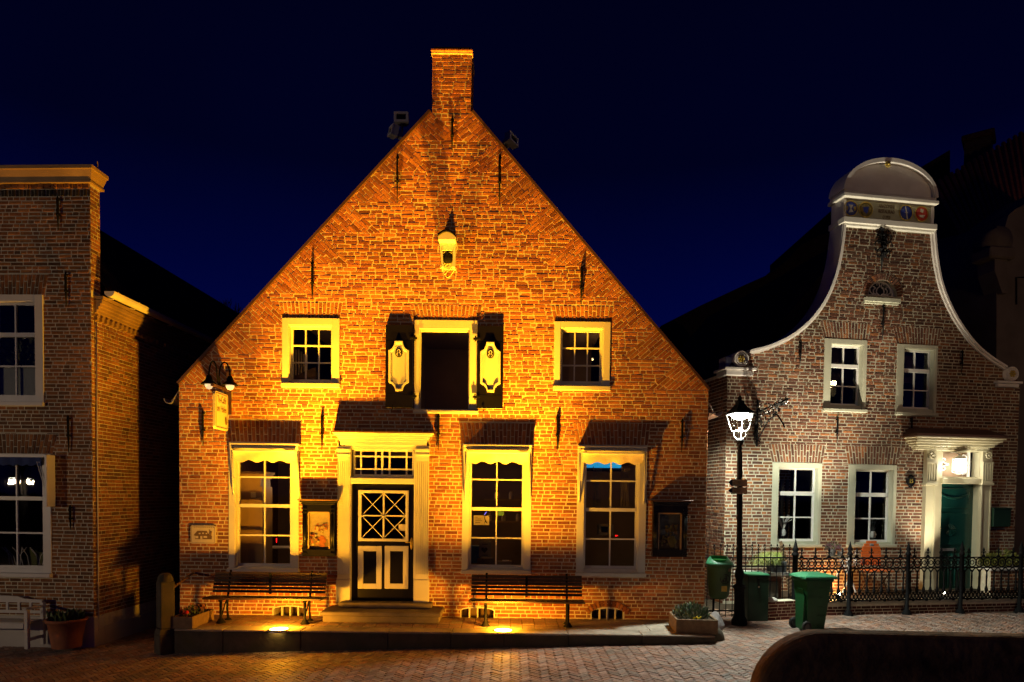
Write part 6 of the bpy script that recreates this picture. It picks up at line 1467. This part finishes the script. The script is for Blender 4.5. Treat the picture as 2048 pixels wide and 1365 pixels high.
b.build('tidy_emblem', 'ink', lb); b = MB(); b.box(cx4-.06, cx4+.04, yb+.03, yb+.05, cz4-.23, cz4-.13); b.build('sticker', 'gold', lb)
b = MB(); b.tube([(0, .14, hh*.5), (.02, .38, hh*.5)], .02, 6); b.tube([(.02, .38, -zb_), (.02, .38, hh)], .022, 6); b.build('bracket', 'iron', lb)
# dark green cabinet
A_ = onz(1497, 1243, 0); B2 = onz(1532, 1241, 0); w_ = B2.x-A_.x; f = frame(A_.x, A_.y, 0, rad(3)); hgt = atd(1510, 1150, A_.y).z; cb = thing('green_cabinet', f, 'dark green waste cabinet standing behind the street lamp', 'cabinet')
b = MB(); b.bbox(-.02, w_, 0, .45, 0, hgt-.02, .01); b.build('body', 'green_d', cb); b = MB(); b.bbox(-.035, w_+.012, -.015, .47, hgt-.02, hgt+.01, .005); b.build('lid', 'green_l', cb); b = MB(); b.box(w_*.42, w_*.5, -.02, 0, hgt*.72, hgt*.92); b.build('lock', 'black', cb); b = MB(); b.box(w_*.44, w_*.49, -.028, -.018, hgt*.72, hgt*.76); b.build('catch', 'sign_tan', cb)
# wheelie bin
P = onz(1618, 1258, 0); rzb = rad(-82); f = frame(P.x-.02, P.y-.12, 0, rzb); wbn = thing('wheelie_bin', f, 'green wheeled rubbish bin with a closed lid in front of the iron fence', 'wheelie bin'); hgt = .93; f = f @ Matrix.Diagonal((.86, .80, 1, 1)); wbn.matrix_world = f
b = MB(); 
for (z0_, a0, d0, z1_, a1, d1) in ((.0, .17, .19, .80, .25, .27), (.80, .25, .27, hgt, .27, .30)):
    V = [(sx_*a0, sy_*d0, z0_) for sx_, sy_ in ((-1, -1), (1, -1), (1, 1), (-1, 1))]+[(sx_*a1, sy_*d1, z1_) for sx_, sy_ in ((-1, -1), (1, -1), (1, 1), (-1, 1))]; b.add(V, [(0, 1, 5, 4), (1, 2, 6, 5), (2, 3, 7, 6), (3, 0, 4, 7), (3, 2, 1, 0)])
b.bbox(-.285, .285, -.32, .32, hgt-.05, hgt, .008)
for i in range(5): z = .12+i*.16; x = .18+.1*z; b.box(x, x+.012, .02, .12, z, z+.012)
b.prism([(-.12, .04), (.12, .04), (.17, .62), (.10, .74), (-.10, .74), (-.17, .62)], -.285, -.22)
b.build('body', 'green', wbn)
b = MB(); V = []
for (k, z) in ((1.0, hgt+.002), (1.0, hgt+.035), (.93, hgt+.05), (.6, hgt+.085)): V += [(sx_*.30*k, sy_*.37*k+.02, z) for sx_, sy_ in ((-1, -1), (1, -1), (1, 1), (-1, 1))]
b.add(V, [(i*4+j, i*4+(j+1) % 4, (i+1)*4+(j+1) % 4, (i+1)*4+j) for i in range(3) for j in range(4)]+[(12, 13, 14, 15)])
for x in (-.15, .0, .15): b.bbox(x-.012, x+.012, -.2, .22, hgt+.06, hgt+.09, .004)
b.tube([(-.2, -.38, hgt+.02), (.2, -.38, hgt+.02)], .016, 6); b.build('lid', 'green_l', wbn)
for q in (-1, 1):
    b = MB(); b.T = Matrix.Translation((q*.24, -.26, .10)) @ Matrix.Rotation(pi/2, 4, 'Y'); b.lathe([(.03, -.03), (.098, -.028), (.10, -.015), (.10, .015), (.098, .028), (.03, .03)], 0, 0, 20); wl = b.build('wheel', 'rubber', wbn)
    b = MB(); b.T = Matrix.Translation((q*.24, -.26, .10)) @ Matrix.Rotation(pi/2, 4, 'Y'); b.lathe([(.055, -.034), (.055, .034)], 0, 0, 14); b.build('hub', 'greypot', wl)
b = MB(); b.box(-.08, .02, -.27, -.262, .80, .87); b.build('sticker', 'card', wbn)
# foreground parapet
A3 = atd(1600, 1266, -6.2); f = frame(atd(1514, 1340, -6.2).x, -6.2, 0, rad(-3)); tz3 = A3.z; b = MB(); rr3 = .60
prof = [(0, -1.4), (0, tz3-rr3)]+[(rr3-rr3*math.cos(t), tz3-rr3*1.0+rr3*math.sin(t)) for t in [i*pi/20 for i in range(1, 11)]]+[(9, tz3), (9, -1.4)]
b.prism(prof, 0, .3); o = b.build('stone_parapet', 'stonewall'); o.matrix_world = f; tag(o, 'thick dark brown parapet with a rounded end in the right foreground', 'wall')
bv = o.modifiers.new('bevel', 'BEVEL'); bv.width = .09; bv.segments = 4; bv.limit_method = 'ANGLE'; bv.angle_limit = rad(50)

# ================================================================== BACKGROUND
def bd(poly, Y, depth, mt, name, label, cat='house'):
    Q = [atd(u, v, Y) for u, v in poly]; cx_ = sum(p.x for p in Q)/len(Q); f = frame(cx_, Y, 0, 0); t = thing(name, f, label, cat)
    b = MB(); b.prism([(p.x-cx_, p.z) for p in Q], 0, depth); b.build('roof', mt, t); return t, cx_
t, c_ = bd([(1300, 700), (1322, 652), (1400, 612), (1490, 570), (1540, 548), (1575, 520), (1600, 492), (1640, 470), (1660, 466), (1660, 424), (1700, 420), (1900, 300), (1900, 1100), (1300, 1100)], 14, 6, 'tile_d', 'dark_roofed_house', 'dark roofs rising behind the gap between the two gabled houses')
# lane wall behind
x0_, x1_ = atd(1405, 1000, 4.5).x, atd(1462, 1000, 4.5).x; f = frame(x0_, 4.5, 0, rad(4)); t = thing('lane_wall', f, 'plain brick wall at the end of the narrow lane behind the litter bin', 'wall'); b = MB(); w_ = x1_-x0_+1.5; hz = atd(1430, 760, 4.5).z; b.box(-.6, w_, .0, .3, 0, hz, 0)
q_ = MB(); courses(q_, 0, int(hz/hR)*hR, hR, .2, lambda z: (-.6, w_), [], [(.26, .12, .05), (.22, .09, .04)], .005); b.add(q_.v, q_.f, 1); b.c[-len(q_.f):] = q_.c; b.build('brickwork', ['mortar_d', 'brick'], t)
# neighbour on the right with tiled roof, chimney and pale gable
Y = 8.0; f = frame(atd(1950, 400, Y).x, Y, 0, 0); t = thing('tall_tiled_house', f, 'dark tall house with a red tiled roof and square chimney behind the curved gable', 'house'); fx = f.translation.x
def bp_(u, v, y): P = atd(u, v, y); return (P.x-fx, P.y-Y, P.z)
b = MB(); b.add([bp_(1866, 372, 12), bp_(2120, 224, 12), bp_(2120, 400, 8.2), bp_(1925, 476, 8.2), bp_(1866, 372, 12.3), bp_(2120, 224, 12.3), bp_(2120, 400, 8.5), bp_(1925, 476, 8.5)], [(0, 3, 2, 1), (4, 5, 6, 7), (0, 1, 5, 4), (3, 7, 6, 2), (0, 4, 7, 3)], 0)
for i in range(22):
    s_ = i/22; A4 = Vector(bp_(1866, 372, 12)).lerp(Vector(bp_(2120, 224, 12)), s_); B4 = Vector(bp_(1925, 476, 8.2)).lerp(Vector(bp_(2120, 400, 8.2)), s_); b.tube([A4+Vector((0, -.05, .05)), B4+Vector((0, -.05, .05))], .07, 5)
b.build('roof', 'tile', t)
b = MB(); b.add([bp_(1850, 345, 12.4), bp_(1868, 371, 12.1), bp_(1925, 476, 8.3), bp_(1880, 700, 8.3), bp_(1800, 700, 12)], [(0, 1, 2, 3, 4)]); Q = [bp_(u, v, 8.4) for u, v in ((1925, 476), (2120, 400), (2120, 1100), (1850, 1100), (1850, 620))]; b.prism([(p[0], p[2]) for p in Q], .4, 4); b.build('wall', 'side', t)
b = MB(); x0_, z0_ = bp_(1930, 330, 13)[0], bp_(1930, 335, 13)[2]; x1_, z1_ = bp_(1990, 330, 13)[0], bp_(1990, 275, 13)[2]; xm_ = bp_(1957, 300, 13)[0]
b.T = Matrix.Translation((xm_, 13-Y, 0)) @ Matrix.Rotation(rad(-38), 4, 'Z'); w_ = (x1_-x0_)/2*.72; b.box(-w_, w_, -w_, w_, z0_-1.5, z1_-.12, 0)
for i in range(int((z1_-z0_+1.2)/.08)): zz = z0_-1.2+i*.08; b.box(-w_-.01, w_+.01, -w_-.01, w_+.01, zz+.012, zz+.07, 1, c=bcol([(.10, .08, .04)]))
b.bbox(-w_-.1, w_+.1, -w_-.1, w_+.1, z1_-.2, z1_, .03, 0); b.build('chimney', ['side', 'brick'], t)
b = MB(); b.tube([bp_(1880, 618, 8.35), bp_(1990, 560, 8.35)], .06, 5); b.build('eaves_board', 'lead', t)
Y = 6.4; f = frame(atd(2020, 1000, Y).x, Y, 0, rad(9)); t = thing('stucco_house', f, 'unlit pale stucco house with a scrolled gable at the right edge', 'house')
def sp(u, v, y=0.0): return loc(f, u, v, y)
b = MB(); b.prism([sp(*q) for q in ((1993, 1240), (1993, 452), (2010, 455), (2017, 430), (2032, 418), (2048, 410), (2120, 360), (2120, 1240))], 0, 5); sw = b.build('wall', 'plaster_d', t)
b = MB(); c5 = sp(2000, 505, -.1); b.lathe([(1e-4, -.2), (.34, -.2), (.34, .4), (1e-4, .4)], c5[0]-.05, 0, 20, axis='y', z=c5[1]+.3, cap=False); b.bbox(c5[0]-.42, c5[0]+.35, -.25, .4, c5[1]-.2, c5[1]+.12, .05)
b.prism([sp(1980, 545), sp(1995, 590), sp(2005, 590), sp(2005, 520), sp(1980, 520)], -.15, .4); b.build('scroll', 'plaster_d', t)
b = MB(); q1, q2, q3 = sp(2031, 610), sp(2031, 556), sp(2047, 556); b.tube([(q1[0], -.03, q1[1]), (q2[0], -.03, q2[1]), (q3[0], -.03, q3[1])], .02, 5); b.build('wall_bar', 'iron', t)
# bare tree behind the left roof
P = atd(492, 640, 16); f = frame(P.x, 16, 0, 0); t = thing('bare_tree', f, 'faint bare tree behind the dark roof left of the orange-lit house', 'tree'); b = MB(); rr_ = random.Random(2); H_ = P.z
b.tube([(0, 0, 0), (0, 0, H_-1)], [.2, .1], 6); b.build('trunk', 'tile_d', t); b = MB()
def br_(p, d, l, r_, k):
    q = p+d*l; b.tube([p, q], [r_, r_*.6], 4)
    if k: 
        for i in range(4): br_(p+d*l*rr_.uniform(.5, 1), (d+Vector((rr_.uniform(-.7, .7), rr_.uniform(-.7, .7), rr_.uniform(-.1, .5)))).normalized(), l*.65, r_*.55, k-1)
for i in range(7): br_(Vector((0, 0, H_-1.6+i*.15)), Vector((rr_.uniform(-.8, .8), rr_.uniform(-.5, .5), .9)).normalized(), .9, .05, 3)
b.build('crown', 'tile_d', t)
# twin street lamp behind the camera (seen mirrored in the left windows); it lights the left house and the street
nrm = (FL.to_3x3() @ Vector((0, 1, 0))); p0 = FL.translation
def mirror(p): return p-nrm*2*((p-p0).dot(nrm))
tw = None; D_ = 27.0
pts = [mirror(CAM+ray(u, v)*(D_/ray(u, v).length)) for u, v in ((20, 958), (50, 958))]
mid = (pts[0]+pts[1])/2; f = frame(mid.x, mid.y, -.3, 0); t = thing('twin_street_lamp', f, 'twin-armed street lamp across the street, mirrored in the lower left window', 'street lamp')
b = MB(); ztop = mid.z+.9; b.tube([(0, 0, 0), (0, 0, ztop)], [.08, .05], 8); b.build('post', 'iron', t)
for p_ in pts:
    q = p_-f.translation; b = MB(); b.tube([(0, 0, ztop-.6), (q.x*.5, q.y*.5, ztop+.3-.3), (q.x, q.y, q.z+.35), (q.x, q.y, q.z+.1)], .03, 5); b.lathe([(.14, .02), (.05, .12)], q.x, q.y, 12, z=q.z); b.build('lamp_arm', 'iron', t)
    b = MB(); b.sphere((q.x, q.y, q.z), .07); b.build('bulb', 'lampd', t)
    lamp('POINT', (p_.x, p_.y, p_.z-.12), 470, (1, .72, .45), shadow_soft_size=.1)

# unseen street lamp added on the right to warm the stucco house and far roof
f = frame(13.2, -3.0, 0, 0); t = thing('unseen_street_lamp', f, 'unseen globe street lamp on the right, added to light the stucco house and far roof', 'street lamp')
b = MB(); b.tube([(0, 0, 0), (0, 0, 5.8)], [.07, .04], 8); b.build('post', 'iron', t); b = MB(); b.sphere((0, 0, 5.95), .15); b.build('globe', 'bulb', t)
lamp('POINT', (13.2, -3, 6.2), 220, (1, .60, .28), shadow_soft_size=.15)
